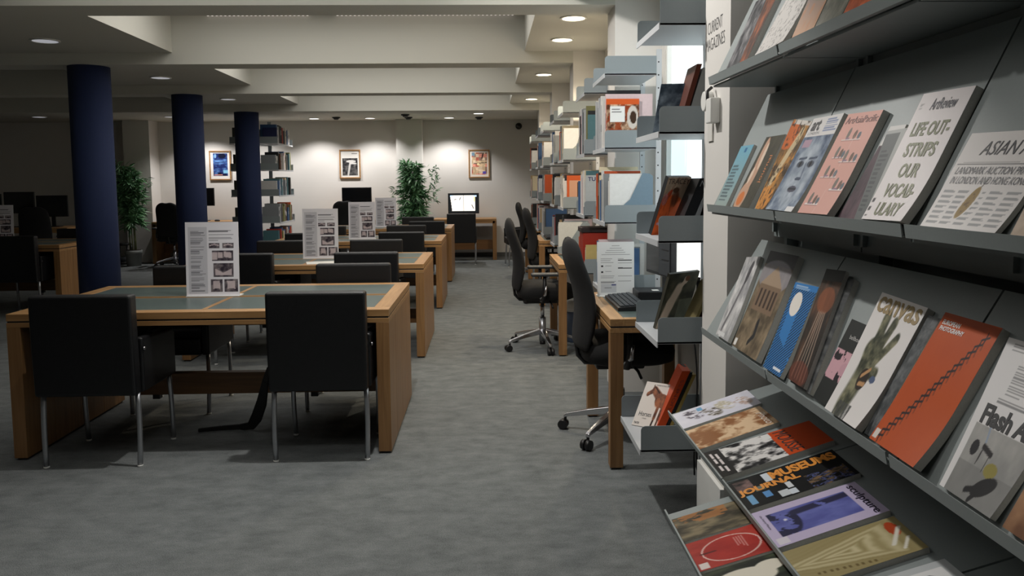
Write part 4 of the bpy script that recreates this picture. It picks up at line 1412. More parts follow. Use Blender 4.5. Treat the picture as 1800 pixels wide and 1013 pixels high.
def far_row(z, seed, where):
    r = random.Random(seed)
    y, k = FY0 + 0.006, 0
    while y < FY1 - 0.12 and k < 20:
        th = r.choice([0.04, 0.05, 0.06, 0.075])
        c = r.choice(WEIGHT + ['black', 'black', 'brown', 'navy', 'olive', 'teal', 'red', 'blue', 'grey', 'grey'] * 2)
        dp = r.uniform(0.20, 0.27)
        bk_ = book(FX1 - r.uniform(0.006, 0.05), y + th, z + 0.0085, dp, th, r.uniform(0.22, 0.31), c, '%s book, %s from the near end, %s of the free-standing bookcase' % (c, ORD[k], where), 'books in the free-standing bookcase', turn=True)
        y += th + 0.001
        k += 1
for z, sd, wh in zip(FZ, (201, 202, 203, 204, 205), ('topmost shelf', 'second shelf', 'third shelf', 'fourth shelf', 'lowest shelf')):
    far_row(z, sd, wh)
    # a box on the other side, seen between the uprights
    o = MB().box(0, 0.25, 0, 0.3, 0, 0.25).build('archive_box', cover_mat((74, 76, 70)), None, 0.003, loc=(-4.08, FY0 + 0.02, z + 0.0085))
    tag(o, 'dark archive box on the column side, %s of the free-standing bookcase' % wh, 'box', 'archive boxes in the free-standing bookcase')

# ------------------------------------------------------------------ magazine rack
def frame_of(x0, z0, dx, dz):
    l = math.hypot(dx, dz)
    d = np.array([dx / l, 0, dz / l])
    n = np.array([-dz / l, 0, dx / l])
    return np.array([x0, 0, z0]), d, n
FR = {'s1': frame_of(.735, 1.70, .183, .377), 's2': frame_of(.735, 1.29, .183, .377), 's3': frame_of(.721, .882, .153, .258),
      's4': frame_of(.604, .605, .336, .097), 's5': frame_of(.455, .528, .336, .097)}
def at(k, Y, s, off=0.0):
    p, d, n = FR[k]
    Y, s = np.asarray(Y, float), np.asarray(s, float)
    off = np.asarray(off, float)
    return p + s[..., None] * d + off[..., None] * n + np.stack([0 * Y, Y, 0 * Y], -1)
SEG = [2.60, 1.98, 1.36, 0.74, 0.12]
rk = thing('magazine_rack', 'grey metal wall rack of sloping shelves full of magazines', 'magazine rack', (0, 0, 0))
MB().box(1.02, 1.04, 0.12, 2.62, 0.28, 2.46).build('back_panel', RACKM, rk)
for y in SEG:
    o = MB().box(0.985, 1.02, y - 0.012, y + 0.012, 0.02, 2.46).build('upright', RACKM, rk)
def panel(k, ya, yb, L, lip):
    o = MB()
    q = [at(k, Y, s, f) for f in (-0.004, 0.0) for s in (0.0, L) for Y in (ya, yb)]
    o.hexa([tuple(p) for p in q])
    o = o.build('display_shelf', RACKM, rk)
    p, d, n = FR[k]
    m = MB()
    a = np.array([p[0] - 0.012, p[2] - 0.004])      # foot of the lip
    if k in ('s1', 's2', 's3'):
        fx, fz = a[0] - 0.004, a[1] + lip
        m.prism([(a[0], a[1]), (p[0] + d[0] * 0.004, p[2] - 0.004), (p[0] + d[0] * 0.004, p[2] - 0.001), (a[0] + 0.002, a[1] + 0.003), (fx + 0.002, fz), (fx, fz)], 1, ya + 0.003, yb - 0.003)
    else:
        q = [at(k, Y, s, f) for f in (-0.004, lip) for s in (-0.004, 0.0) for Y in (ya, yb)]
        m.hexa([tuple(x) for x in q])
    m.build('lip', RACKM, o)
    return o
PL = {'s1': 0.41, 's2': 0.415, 's3': 0.36, 's4': 0.40, 's5': 0.32}
for k in ('s1', 's2', 's3', 's4', 's5'):
    for i in range(4):
        if k == 's5' and i == 0:
            continue
        o = panel(k, SEG[i + 1] + 0.003, SEG[i] - 0.003, PL[k], 0.024 if k in ('s1', 's2', 's3') else 0.016)
        p, d, n = FR[k]
        xb, zb = 0.945, p[2] - 0.012
        if k in ('s1', 's2', 's3'):
            MB().box(p[0] + 0.002, xb, SEG[i + 1] + 0.004, SEG[i] - 0.004, zb, zb + 0.006).build('tray', RACKM, o)
            MB().box(xb, xb + 0.012, SEG[i + 1] + 0.004, SEG[i] - 0.004, zb - 0.075, zb + 0.006).build('rail', RACKM, o)
            for y in (SEG[i] - 0.03, SEG[i + 1] + 0.02):
                MB().box(xb - 0.012, xb, y, y + 0.012, zb - 0.06, zb).build('bracket', RACKM, o)

def mag(k, quad, paint, label, texts=None, thick=0.008, lift=0.0, bend=0.0, nu=64, nv=90, edge=PAPER, name='magazine'):
    """quad: (Y, s) of top-far, top-near, bottom-far, bottom-near corners of the front cover"""
    TL, TR, BL, BR = [np.array(q, float) for q in quad]
    t0 = (TL + TR + BL + BR) / 4
    org = at(k, t0[0], t0[1], 0.0)
    def pos(u, v, off=0.0):
        u, v = np.asarray(u, float), np.asarray(v, float)
        q = (TL * (1 - u)[..., None] + TR * u[..., None]) * v[..., None] + (BL * (1 - u)[..., None] + BR * u[..., None]) * (1 - v)[..., None]
        b = bend * np.clip(1 - v / 0.45, 0, 1) ** 2 * (0.35 + 0.65 * u)
        return at(k, q[..., 0], q[..., 1], lift + thick + b + off) - org
    t = thing(name, label, 'magazine', tuple(org), 0, 'magazines on the rack')
    # page block with its edges
    m = MB()
    nn = 8
    vv = [i / nn for i in range(nn + 1)]
    vs, fs = [], []
    for v in vv:
        for u in (0.0, 1.0):
            vs.append(tuple(pos(u, v, -0.0004)))
            vs.append(tuple(pos(u, v, -thick)))
    for i in range(nn):
        a, b = i * 4, i * 4 + 4
        fs += [(a, a + 2, b + 2, b), (a + 1, b + 1, b + 3, a + 3), (a, b, b + 1, a + 1), (a + 2, a + 3, b + 3, b + 2)]
    e = nn * 4
    fs += [(0, 1, 3, 2), (e, e + 2, e + 3, e + 1)]
    m.add(vs, fs).build('page_block', edge, t)
    grid_mesh('cover', lambda u, v: pos(u, v, 0.0), paint, nu, nv, COVER, t)
    if texts:
        lettering(texts, lambda u, v: pos(u, v, 0.0007), t)
    return t

def tint(a, b, fx, fy, seed, gain=2.0):
    return lambda U, V: mixc((fbm(U, V, fx, fy, seed) - 0.3) * gain, a, b)
def lines(img, U, V, u0, u1, v0, v1, n, c, a=0.6, seed=1, frac=0.55):
    r = np.random.RandomState(seed)
    st = (v1 - v0) / n
    for i in range(n):
        e = u0 + (u1 - u0) * (0.6 + 0.4 * r.rand())
        img = over(img, rect(U, V, u0, e, v0 + i * st, v0 + i * st + st * frac) * a, c)
    return img

# --- second shelf (eye level)
def p_teal(U, V):
    img = mixc(V, (150, 164, 160), (112, 168, 190))
    img = lines(img, U, V, 0.1, 0.8, 0.08, 0.70, 11, (70, 84, 90), 0.7, 3)
    return over(img, rect(U, V, 0.45, 0.62, 0.88, 0.96), (60, 110, 150))
def p_peach(U, V):
    img = mixc(fbm(U, V, 4, 5, 14), (58, 56, 48), (92, 88, 74))
    img = over(img, ell(U, V, 0.30, 0.62, 0.15, 0.38, 0.25) + ell(U, V, 0.25, 0.15, 0.25, 0.22), (196, 158, 134))
    img = over(img, ell(U, V, 0.36, 0.72, 0.07, 0.2, 0.2) + ell(U, V, 0.2, 0.45, 0.07, 0.12), (222, 200, 180))
    return over(img, ell(U, V, 0.25, 0.12, 0.16, 0.1), (206, 120, 64))
def p_desert(U, V):
    img = mixc((fbm(U, V, 5, 7, 23) - 0.3) * 2.2, (74, 56, 34), (214, 150, 72))
    img = over(img, ell(U, V, 0.2, 0.82, 0.45, 0.16) * 0.9, (206, 104, 44))
    img = over(img, line(U, V, (0.1, 0.05), (0.75, 0.85), 0.10) * 0.85, (214, 196, 160))
    img = over(img, ell(U, V, 0.35, 0.12, 0.5, 0.14) * 0.9, (212, 142, 66))
    img = over(img, rect(U, V, 0.15, 1, 0.95, 1), (214, 208, 200))
    return over(img, (fbm(U, V, 14, 18, 40) > 0.62) * 0.7, (44, 34, 26))
def p_face(U, V):
    img = mixc((fbm(U, V, 7, 9, 31) - 0.25) * 1.8, (62, 78, 104), (176, 188, 200))
    img = over(img, ell(U, V, 0.52, 0.40, 0.42, 0.36, 0, 0.3) * 0.55, (190, 198, 206))
    for cx in (0.36, 0.70):
        img = over(img, ell(U, V, cx, 0.50, 0.11, 0.035), (70, 78, 92))
        img = over(img, ell(U, V, cx, 0.50, 0.04, 0.028), (24, 26, 34))
        img = over(img, line(U, V, (cx - .12, 0.555), (cx + .12, 0.565), 0.012), (70, 80, 100))
    img = over(img, line(U, V, (0.55, 0.50), (0.60, 0.36), 0.02) * 0.6, (80, 92, 112))
    img = over(img, ell(U, V, 0.53, 0.345, 0.10, 0.018), (66, 76, 96))
    img = over(img, ell(U, V, 0.52, 0.235, 0.14, 0.035), (72, 72, 88))
    img = over(img, line(U, V, (0.40, 0.237), (0.64, 0.237), 0.008), (30, 32, 42))
    img = over(img, rect(U, V, 0, 1, 0.80, 1), (220, 218, 216))
    img = lines(img, U, V, 0.55, 0.97, 0.84, 0.98, 6, (78, 98, 150), 0.6, 4)
    img = over(img, rect(U, V, 0.10, 0.36, 0.68, 0.76), (176, 148, 164))
    return over(img, rect(U, V, 0.75, 1, 0.0, 0.05), (226, 226, 226))
def p_pink(U, V):
    img = np.ones(U.shape + (3,)) * np.array([222, 170, 158.])
    for u0, u1, v in ((0.20, 0.75, 0.74), (0.18, 0.52, 0.56), (0.45, 0.95, 0.52), (0.12, 0.60, 0.37), (0.60, 0.98, 0.25), (0.08, 0.50, 0.10)):
        img = over(img, rect(U, V, u0, u1, v - 0.010, v), (238, 226, 222))
        img = over(img, rect(U, V, u0, u1, v - 0.017, v - 0.010), (180, 130, 122))
        for k, (o, h) in enumerate(((0.25, 0.12), (0.62, 0.09), (0.85, 0.07))):
            c = u0 + (u1 - u0) * o
            img = over(img, ell(U, V, c, v + h * .45, 0.045, h * .5, -0.1), [(128, 120, 112), (120, 96, 84), (104, 112, 120)][k])
        img = over(img, rect(U, V, u0 + 0.1, u0 + 0.22, v, v + 0.014), (150, 120, 140))
    img = over(img, line(U, V, (0.5, 0.0), (0.55, 0.8), 0.004) * 0.5, (240, 220, 214))
    return img
def p_plum(U, V):
    img = mixc((fbm(U, V, 4, 5, 50) - 0.3) * 2, (74, 58, 66), (112, 88, 96))
    return over(img, rect(U, V, 0, 1, 0.80, 1), (218, 216, 214))
def p_grey(U, V):
    img = np.ones(U.shape + (3,)) * np.array([176, 178, 176.])
    img = over(img, rect(U, V, 0.0, 0.75, 0.0, 0.96), (108, 112, 112))
    return lines(img, U, V, 0.1, 0.6, 0.1, 0.8, 14, (70, 74, 76), 0.6, 9)
def p_review(U, V):
    img = np.ones(U.shape + (3,)) * np.array([238, 232, 232.])
    img = over(img, rect(U, V, 0.02, 0.09, 0.03, 0.20) * ((np.floor(V * 150) % 2) * 0.8), (40, 40, 42))
    return lines(img, U, V, 0.06, 0.14, 0.87, 0.93, 3, (150, 148, 148), 0.6, 2)
def p_asian(U, V):
    img = np.ones(U.shape + (3,)) * np.array([232, 228, 226.])
    img = over(img, rect(U, V, 0.03, 0.98, 0.672, 0.676), (90, 90, 92))
    for k in range(5):
        u0 = 0.05 + k * 0.19
        img = lines(img, U, V, u0, u0 + 0.165, 0.05, 0.42, 34, (120, 122, 126), 0.6, 20 + k, 0.5)
    img = over(img, ell(U, V, 0.44, 0.30, 0.085, 0.20, -0.25, 0.05), (232, 228, 226))
    img = over(img, ell(U, V, 0.44, 0.28, 0.055, 0.17, -0.25), (150, 122, 62))
    img = over(img, ell(U, V, 0.44, 0.28, 0.03, 0.12, -0.25) * (fbm(U, V, 30, 30, 3) > 0.5), (112, 86, 42))
    img = over(img, line(U, V, (0.49, 0.44), (0.52, 0.52), 0.006), (110, 104, 96))
    return lines(img, U, V, 0.10, 0.95, 0.69, 0.705, 1, (150, 148, 148), 0.6)
OLIVE = ink((96, 100, 52))
mag('s2', [(2.575, .225), (2.45, .225), (2.545, .016), (2.43, .016)], p_teal, 'narrow teal magazine at the pier end of the eye-level shelf', thick=0.010)
mag('s2', [(2.358, .243), (2.206, .243), (2.361, .016), (2.209, .016)], p_peach, 'dark magazine titled journal in orange with pale swirling forms', thick=0.012,
    texts=[('journal', 0.74, 0.92, 0.34, 0.72, ink((214, 128, 60)), {'turn': 1})])
mag('s2', [(2.20, .288), (2.055, .270), (2.16, .016), (2.065, .016)], p_desert, 'orange and ochre painted magazine between the swirl cover and the blue face', thick=0.012)
mag('s2', [(2.045, .275), (1.871, .275), (2.060, .016), (1.862, .012)], p_face, 'magazine titled art with a large blue face on its cover', thick=0.014, bend=0.012, nu=90, nv=120,
    texts=[('art', 0.10, 0.38, 0.855, 0.975, INK, {'bold': 0.03}), ('LONDON', 0.08, 0.46, 0.815, 0.845, ink((150, 150, 152)))])
mag('s2', [(1.623, .225), (1.56, .225), (1.655, .014), (1.566, .014)], p_plum, 'plum magazine with white top, tucked behind the pink one', thick=0.006)
mag('s2', [(1.834, .267), (1.667, .262), (1.839, .014), (1.666, .014)], p_pink, 'salmon pink magazine titled ArtAsiaPacific with small objects on shelves', thick=0.016, lift=0.001, bend=0.008, nu=90, nv=120,
    texts=[('ArtAsiaPacific', 0.06, 0.97, 0.895, 0.965, ink((112, 56, 48)))])
mag('s2', [(1.61, .210), (1.535, .212), (1.565, .014), (1.517, .014)], p_grey, 'grey magazine peeping out beside the LIFE OUT-STRIPS cover', thick=0.012, lift=0.001)
mag('s2', [(1.53, .282), (1.362, .278), (1.519, .014), (1.359, .014)], p_review, 'white ArtReview magazine reading LIFE OUT-STRIPS OUR VOCAB-ULARY', thick=0.016, bend=0.012,
    texts=[('ArtReview', 0.30, 0.80, 0.855, 0.945, ink((44, 46, 62)), {'bold': 0.005}), ('LIFE OUT-', 0.14, 0.90, 0.655, 0.765, OLIVE, {'bold': 0.028}), ('STRIPS', 0.20, 0.84, 0.495, 0.605, OLIVE, {'bold': 0.028}),
           ('OUR', 0.30, 0.72, 0.335, 0.445, OLIVE, {'bold': 0.028}), ('VOCAB-', 0.20, 0.86, 0.180, 0.290, OLIVE, {'bold': 0.028}), ('ULARY', 0.24, 0.82, 0.035, 0.140, OLIVE, {'bold': 0.028})])
mag('s2', [(1.316, .188), (1.095, .182), (1.326, .014), (1.118, .014)], p_asian, 'cream newspaper titled ASIAN ART with a gold leaf picture', thick=0.008, bend=0.008, nu=120, nv=110, name='newspaper',
    texts=[('ASIAN ART', 0.24, 1.0 - 0.02, 0.765, 0.905, ink((70, 70, 76)), {'shear': 0.25}), ('LANDMARK AUCTION PRICES', 0.06, 0.97, 0.570, 0.645, ink((112, 112, 118)), {'shear': 0.25}), ('IN LONDON AND HONG KONG', 0.06, 0.95, 0.470, 0.545, ink((112, 112, 118)), {'shear': 0.25})])
mag('s2', [(1.09, .20), (0.95, .20), (1.09, .014), (0.95, .014)], tint((190, 170, 150), (222, 204, 186), 4, 5, 5), 'beige magazine beside the ASIAN ART newspaper', thick=0.012)
mag('s2', [(0.93, .25), (0.78, .25), (0.93, .014), (0.78, .014)], tint((90, 90, 96), (150, 150, 150), 4, 5, 6), 'grey magazine at the camera end of the eye-level shelf', thick=0.012)

# --- third shelf
def q_wisp(U, V):
    img = mixc((fbm(U, V, 6, 7, 60) - 0.3) * 1.8, (150, 150, 152), (224, 222, 220))
    img = over(img, line(U, V, (0.25, 0.1), (0.7, 0.9), 0.05) * 0.8, (90, 88, 92))
    img = over(img, ell(U, V, 0.62, 0.8, 0.1, 0.15, -0.4) * 0.7, (60, 58, 62))
    return over(img, rect(U, V, 0.1, 0.6, 0.02, 0.06), (210, 210, 210))
def q_cave(U, V):
    img = mixc((fbm(U, V, 8, 10, 66) - 0.3) * 2.0, (84, 72, 56), (150, 132, 106))
    img = over(img, rect(U, V, 0, 1, 0.86, 1), (66, 68, 72))
    img = over(img, ell(U, V, 0.5, 0.76, 0.55, 0.16) * 0.8, (150, 148, 156))
    tri = ((V > 0.66) & (V < 0.66 + 0.2 * (1 - np.abs(U - 0.5) / 0.38))).astype(float)
    img = over(img, tri, (164, 142, 120))
    body = rect(U, V, 0.14, 0.86, 0.40, 0.66)
    img = over(img, body, (126, 104, 84))
    for u in (0.24, 0.38, 0.52, 0.66, 0.78):
        img = over(img, rect(U, V, u - 0.03, u + 0.03, 0.44, 0.62), (60, 46, 38))
    img = over(img, line(U, V, (0.56, 0.30), (0.60, 0.18), 0.04) + line(U, V, (0.60, 0.18), (0.50, 0.10), 0.03), (34, 34, 36))
    img = over(img, rect(U, V, 0.04, 0.14, 0.02, 0.08), (226, 224, 220))
    return img
def q_blue(U, V):
    img = np.ones(U.shape + (3,)) * np.array([52, 124, 190.])
    st = (np.sin((U * 0.6 - V * 1.3) * 110) > 0.1).astype(float)
    reg = ((V > 0.95 - 0.5 * U) | (V < 0.42 - 0.25 * U) | ((U > 0.55) & (V < 0.75) & (V > 0.2)) | (U < 0.16)).astype(float)
    img = over(img, st * reg * rect(U, V, 0, 1, 0, 0.93), (20, 40, 66))
    img = over(img, ell(U, V, 0.36, 0.76, 0.22, 0.14, 0, 0.03), (236, 230, 222))
    img = lines(img, U, V, 0.1, 0.8, 0.93, 0.98, 3, (190, 210, 226), 0.8, 3)
    return over(img, rect(U, V, 0.5, 0.88, 0.04, 0.065), (226, 230, 234))
def q_rays(U, V):
    img = mixc((fbm(U, V, 4, 4, 80) - 0.3) * 2, (40, 34, 30), (110, 76, 56))
    img = over(img, ell(U, V, 0.55, 0.72, 0.4, 0.12) * 0.7, (150, 84, 52))
    for u in (0.2, 0.38, 0.52, 0.68, 0.84):
        img = over(img, line(U, V, (u, 0.05), (0.3 + u * 0.5, 0.6), 0.025) * 0.75, (170, 150, 134))
    img = over(img, rect(U, V, 0, 1, 0.90, 1), (52, 54, 54))
    img = over(img, ell(U, V, 0.5, 0.08, 0.5, 0.1) * 0.6, (120, 60, 46))
    return img
def q_black(U, V):
    img = np.ones(U.shape + (3,)) * np.array([42, 45, 44.])
    m = rect(U, V, 0.0, 1, 0.28, 0.64)
    n = fbm(U, V, 7, 9, 90)
    c = over(np.ones(U.shape + (3,)) * np.array([214, 168, 178.]), (n > 0.52).astype(float), (44, 38, 44))
    img = img * (1 - m[..., None]) + c * m[..., None]
    return over(img, ell(U, V, 0.7, 0.44, 0.2, 0.08), (206, 160, 172))
def q_canvas(U, V):
    img = np.ones(U.shape + (3,)) * np.array([234, 230, 228.])
    g = (92, 92, 70)
    m = line(U, V, (0.36, 0.12), (0.42, 0.55), 0.15) + line(U, V, (0.40, 0.5), (0.36, 0.82), 0.075) + line(U, V, (0.48, 0.52), (0.56, 0.80), 0.06) + line(U, V, (0.52, 0.46), (0.74, 0.70), 0.05) + line(U, V, (0.45, 0.4), (0.66, 0.40), 0.055) + line(U, V, (0.40, 0.3), (0.30, 0.55), 0.09)
    m = np.clip(m, 0, 1)
    c = mixc((fbm(U, V, 10, 12, 95) - 0.3) * 2.2, (54, 58, 44), (150, 146, 116))
    img = img * (1 - m[..., None]) + c * m[..., None]
    img = over(img, ell(U, V, 0.48, 0.33, 0.11, 0.09), (46, 36, 28))
    img = over(img, line(U, V, (0.42, 0.35), (0.54, 0.42), 0.018) + line(U, V, (0.44, 0.29), (0.56, 0.30), 0.018), (196, 150, 104))
    img = over(img, ell(U, V, 0.68, 0.36, 0.06, 0.03), (80, 96, 130))
    img = over(img, rect(U, V, 0.24, 0.60, 0.0, 0.12) * ((np.floor((U + V * .4) * 22) % 2) * 0.5 + 0.4), (70, 72, 70))
    return img
def q_orange(U, V):
    img = mixc(fbm(U, V, 4, 4, 99), (186, 76, 26), (198, 86, 32))
    prev = None
    n = 17
    P = lambda k, e: (0.12 + 0.76 * k / n - e * 0.034 * (1.15 - 0.4 * k / n), 0.03 + 0.90 * k / n + e * 0.016 * (1.15 - 0.4 * k / n))
    for k in range(n):
        for a in (-1, 1):
            img = over(img, line(U, V, P(k, a), P(k + 1, -a), 0.0085), (44, 30, 30))
        img = over(img, line(U, V, P(k, -1), (P(k, -1)[0] + 0.01, P(k, -1)[1] - 0.035), 0.010) * 0.45, (80, 46, 38))
    img = over(img, rect(U, V, 0.02, 0.11, 0.02, 0.09), (226, 216, 208))
    return over(img, line(U, V, (0.0, 1.0), (1, 0.96), 0.03) * 0.35, (90, 40, 24))
def q_flash(U, V):
    img = np.ones(U.shape + (3,)) * np.array([232, 230, 230.])
    m = rect(U, V, 0.10, 1, 0.0, 0.44)
    c = mixc((fbm(U, V, 5, 5, 44) - 0.3) * 1.4, (148, 148, 146), (190, 188, 184))
    c = over(c, rect(U, V, 0, 1, 0, 0.20 ) * 0.5, (120, 120, 118))
    img = img * (1 - m[..., None]) + c * m[..., None]
    img = over(img, line(U, V, (0.36, 0.33), (0.52, 0.30), 0.018) + line(U, V, (0.37, 0.32), (0.36, 0.22), 0.008) + line(U, V, (0.50, 0.3), (0.50, 0.20), 0.008), (44, 42, 44))
    img = over(img, ell(U, V, 0.24, 0.30, 0.06, 0.05), (40, 40, 44))
    img = over(img, ell(U, V, 0.62, 0.22, 0.10, 0.045), (150, 140, 72))
    img = over(img, ell(U, V, 0.66, 0.12, 0.16, 0.06, 0.3) + line(U, V, (0.6, 0.1), (0.42, 0.06), 0.02) + line(U, V, (0.62, 0.08), (0.55, 0.02), 0.022), (28, 28, 30))
    img = over(img, line(U, V, (0.33, 0.44), (0.36, 0.36), 0.012) * 0.7, (140, 160, 190))
    img = lines(img, U, V, 0.30, 0.62, 0.66, 0.86, 11, (120, 120, 122), 0.7, 7, 0.45)
    img = lines(img, U, V, 0.24, 0.80, 0.60, 0.64, 2, (110, 110, 112), 0.7, 8, 0.45)
    return lines(img, U, V, 0.12, 0.6, 0.93, 0.98, 3, (120, 120, 122), 0.7, 9, 0.45)
mag('s3', [(2.60, .285), (2.485, .300), (2.468, .016), (2.335, .016)], q_wisp, 'pale grey magazine with dark wisps at the pier end of the third shelf', thick=0.012, bend=0.004)
mag('s3', [(2.42, .325), (2.20, .328), (2.287, .016), (2.070, .016)], q_cave, 'brown magazine showing a gabled ruin with a dark figure', thick=0.018, bend=0.004)
mag('s3', [(2.14, .256), (1.994, .262), (2.03, .014), (1.901, .014)], q_blue, 'bright blue magazine with a white disc and black stripes', thick=0.012, bend=0.006, nu=100, nv=140)
mag('s3', [(1.975, .300), (1.84, .305), (1.85, .020), (1.735, .020)], tint((60, 62, 64), (110, 112, 112), 3, 20, 7), 'stack of dark magazines behind the smoky orange cover', thick=0.014)
mag('s3', [(1.984, .311), (1.88, .317), (1.854, .024), (1.753, .024)], q_rays, 'smoky dark magazine with an orange glow and pale rays', thick=0.010, lift=0.0145)
mag('s3', [(1.763, .216), (1.660, .214), (1.727, .018), (1.630, .018)], q_black, 'black magazine with a pink and black picture band', thick=0.008, lift=0.0,
    texts=[('bellbox', 0.30, 0.75, 0.78, 0.83, ink((196, 196, 194)))])
mag('s3', [(1.50, .275), (1.46, .275), (1.475, .016), (1.445, .016)], tint((70, 74, 76), (120, 122, 124), 3, 20, 8), 'stack of grey magazines between the canvas and the orange cover', thick=0.012)
mag('s3', [(1.691, .293), (1.505, .287), (1.632, .014), (1.475, .014)], q_canvas, 'white magazine titled canvas with a dark green hand', thick=0.016, lift=0.001, bend=0.014, nu=90, nv=130,
    texts=[('canvas', 0.04, 0.96, 0.845, 0.975, ink((142, 116, 58)), {'bold': 0.02})])
mag('s3', [(1.449, .289), (1.283, .289), (1.436, .014), (1.268, .014)], q_orange, 'orange European Photography magazine with a dark zigzag line', thick=0.016, bend=0.014, nu=110, nv=160,
    texts=[('EUROPEAN', 0.06, 0.38, 0.915, 0.95, ink((238, 232, 226)), {'bold': 0.03}), ('PHOTOGRAPHY', 0.06, 0.50, 0.87, 0.905, ink((238, 232, 226)), {'bold': 0.03})])
mag('s3', [(1.266, .279), (1.095, .279), (1.215, .014), (1.080, .014)], q_flash, 'white magazine titled Flash Art with a studio photograph', thick=0.010, bend=0.008, nu=100, nv=130,
    texts=[('Flash Art', 0.13, 0.99, 0.445, 0.575, INK, {'bold': 0.04})])
mag('s3', [(1.07, .27), (0.92, .27), (1.055, .014), (0.91, .014)], tint((120, 84, 62), (176, 134, 100), 4, 5, 15), 'brown magazine beside the Flash Art cover', thick=0.016)
mag('s3', [(0.90, .27), (0.78, .27), (0.89, .014), (0.77, .014)], tint((60, 70, 60), (120, 130, 110), 4, 5, 16), 'dark green magazine at the camera end of the third shelf', thick=0.014)

# --- top shelf
def r_bw(U, V):
    return mixc((fbm(U, V, 5, 6, 130) - 0.3) * 2.4, (40, 40, 44), (150, 148, 150))
def r_orange(U, V):
    return mixc((fbm(U, V, 3, 5, 131) - 0.35) * 2.4, (70, 38, 24), (176, 92, 44))
def r_sketch(U, V):
    img = np.ones(U.shape + (3,)) * np.array([212, 208, 204.])
    n = fbm(U, V, 9, 12, 132)
    return over(img, (np.abs(n - 0.5) < 0.02).astype(float) * 0.7, (96, 92, 92))
def r_sky(U, V):
    img = mixc(V, (196, 150, 116), (112, 130, 160))
    return over(img, (fbm(U, V, 6, 7, 133) > 0.58) * 0.8, (190, 140, 108))
mag('s1', [(2.50, .26), (2.37, .26), (2.462, .016), (2.328, .016)], r_bw, 'black and white magazine at the pier end of the top shelf', thick=0.010)
mag('s1', [(2.37, .30), (2.26, .30), (2.315, .016), (2.247, .016)], r_orange, 'rust orange magazine second from the pier on the top shelf', thick=0.014)
mag('s1', [(2.13, .28), (1.965, .28), (2.18, .016), (1.95, .016)], r_sketch, 'white magazine with a fine line drawing on the top shelf', thick=0.012, bend=0.01)
mag('s1', [(1.97, .28), (1.82, .28), (1.925, .016), (1.795, .016)], r_sky, 'magazine with blue sky and sandy figures on the top shelf', thick=0.012)
mag('s1', [(1.80, .28), (1.66, .28), (1.79, .016), (1.655, .016)], tint((90, 92, 84), (150, 146, 132), 4, 5, 134), 'grey-green magazine on the top shelf beside the sky cover', thick=0.012)
mag('s1', [(1.65, .28), (1.52, .28), (1.648, .016), (1.52, .016)], tint((150, 66, 34), (206, 104, 60), 6, 7, 135, 3), 'mottled orange magazine on the top shelf', thick=0.012)
mag('s1', [(1.50, .28), (1.36, .28), (1.50, .016), (1.36, .016)], tint((50, 48, 46), (90, 84, 76), 4, 5, 136), 'dark magazine on the top shelf beside the mottled orange one', thick=0.012)

# --- lower sloping table of magazines
def t_masks(U, V):
    img = mixc(fbm(U, V, 3, 3, 140), (206, 206, 220), (232, 230, 238))
    for cx, cy, c in ((0.4, 0.22, (86, 80, 92)), (0.55, 0.44, (92, 84, 72)), (0.42, 0.62, (190, 182, 160)), (0.5, 0.84, (186, 160, 148))):
        e = ell(U, V, cx, cy, 0.30, 0.10, 0.15, 0.3)
        img = over(img, e * np.clip((fbm(U, V, 14, 16, int(cy * 90)) - 0.38) * 5, 0, 1), c)
        img = over(img, e * np.clip((fbm(U, V, 22, 24, int(cy * 70)) - 0.58) * 8, 0, 1) * 0.8, (238, 234, 236))
    return over(img, rect(U, V, 0.1, 0.3, 0.30, 0.36), (120, 170, 206))
def t_swirl(U, V):
    n = fbm(U + 0.25 * fbm(U, V, 3, 4, 7), V + 0.25 * fbm(U, V, 4, 3, 8), 4, 6, 141)
    return mixc((n - 0.40) * 5, (146, 98, 62), (224, 194, 158))
def t_mousse(U, V):
    c = mixc((fbm(U, V, 8, 10, 142) - 0.36) * 4.5, (30, 30, 32), (226, 224, 222))
    img = over(c, rect(U, V, 0, 1, 0.60, 1), (200, 78, 34))
    img = over(img, rect(U, V, 0, 1, 0.0, 0.14), (26, 26, 28))
    for u in (0.12, 0.34, 0.62):
        img = over(img, rect(U, V, u, u + 0.18, 0.03, 0.055) + rect(U, V, u + .05, u + 0.25, 0.075, 0.095), (222, 214, 214))
    return over(img, rect(U, V, 0.02, 0.20, 0.53, 0.60), (228, 228, 226))
def t_museum(U, V):
    img = np.ones(U.shape + (3,)) * np.array([24, 25, 26.])
    m = rect(U, V, 0.55, 1, 0.60, 0.96)
    n = fbm(U, V, 12, 12, 143)
    img = over(img, m * np.clip((n - 0.5) * 6, 0, 1) * 0.8, (150, 120, 90))
    img = over(img, m * (np.abs(n - 0.5) < 0.02), (90, 100, 150))
    img = over(img, rect(U, V, 0.05, 0.45, 0.03, 0.18) * np.clip(n * 1.6 - 0.3, 0, 1), (150, 120, 116))
    for u0, u1, v0, v1, c in ((0.05, 0.35, 0.30, 0.36, (214, 222, 230)), (0.62, 0.82, 0.20, 0.27, (96, 150, 206)), (0.80, 0.96, 0.40, 0.47, (214, 222, 230)), (0.55, 0.75, 0.42, 0.47, (220, 224, 228)), (0.60, 0.9, 0.06, 0.12, (120, 170, 210)), (0.75, 0.95, 0.32, 0.4, (206, 212, 216)), (0.4, 0.55, 0.17, 0.25, (110, 120, 112))):
        img = over(img, rect(U, V, u0, u1, v0, v1), c)
    return img
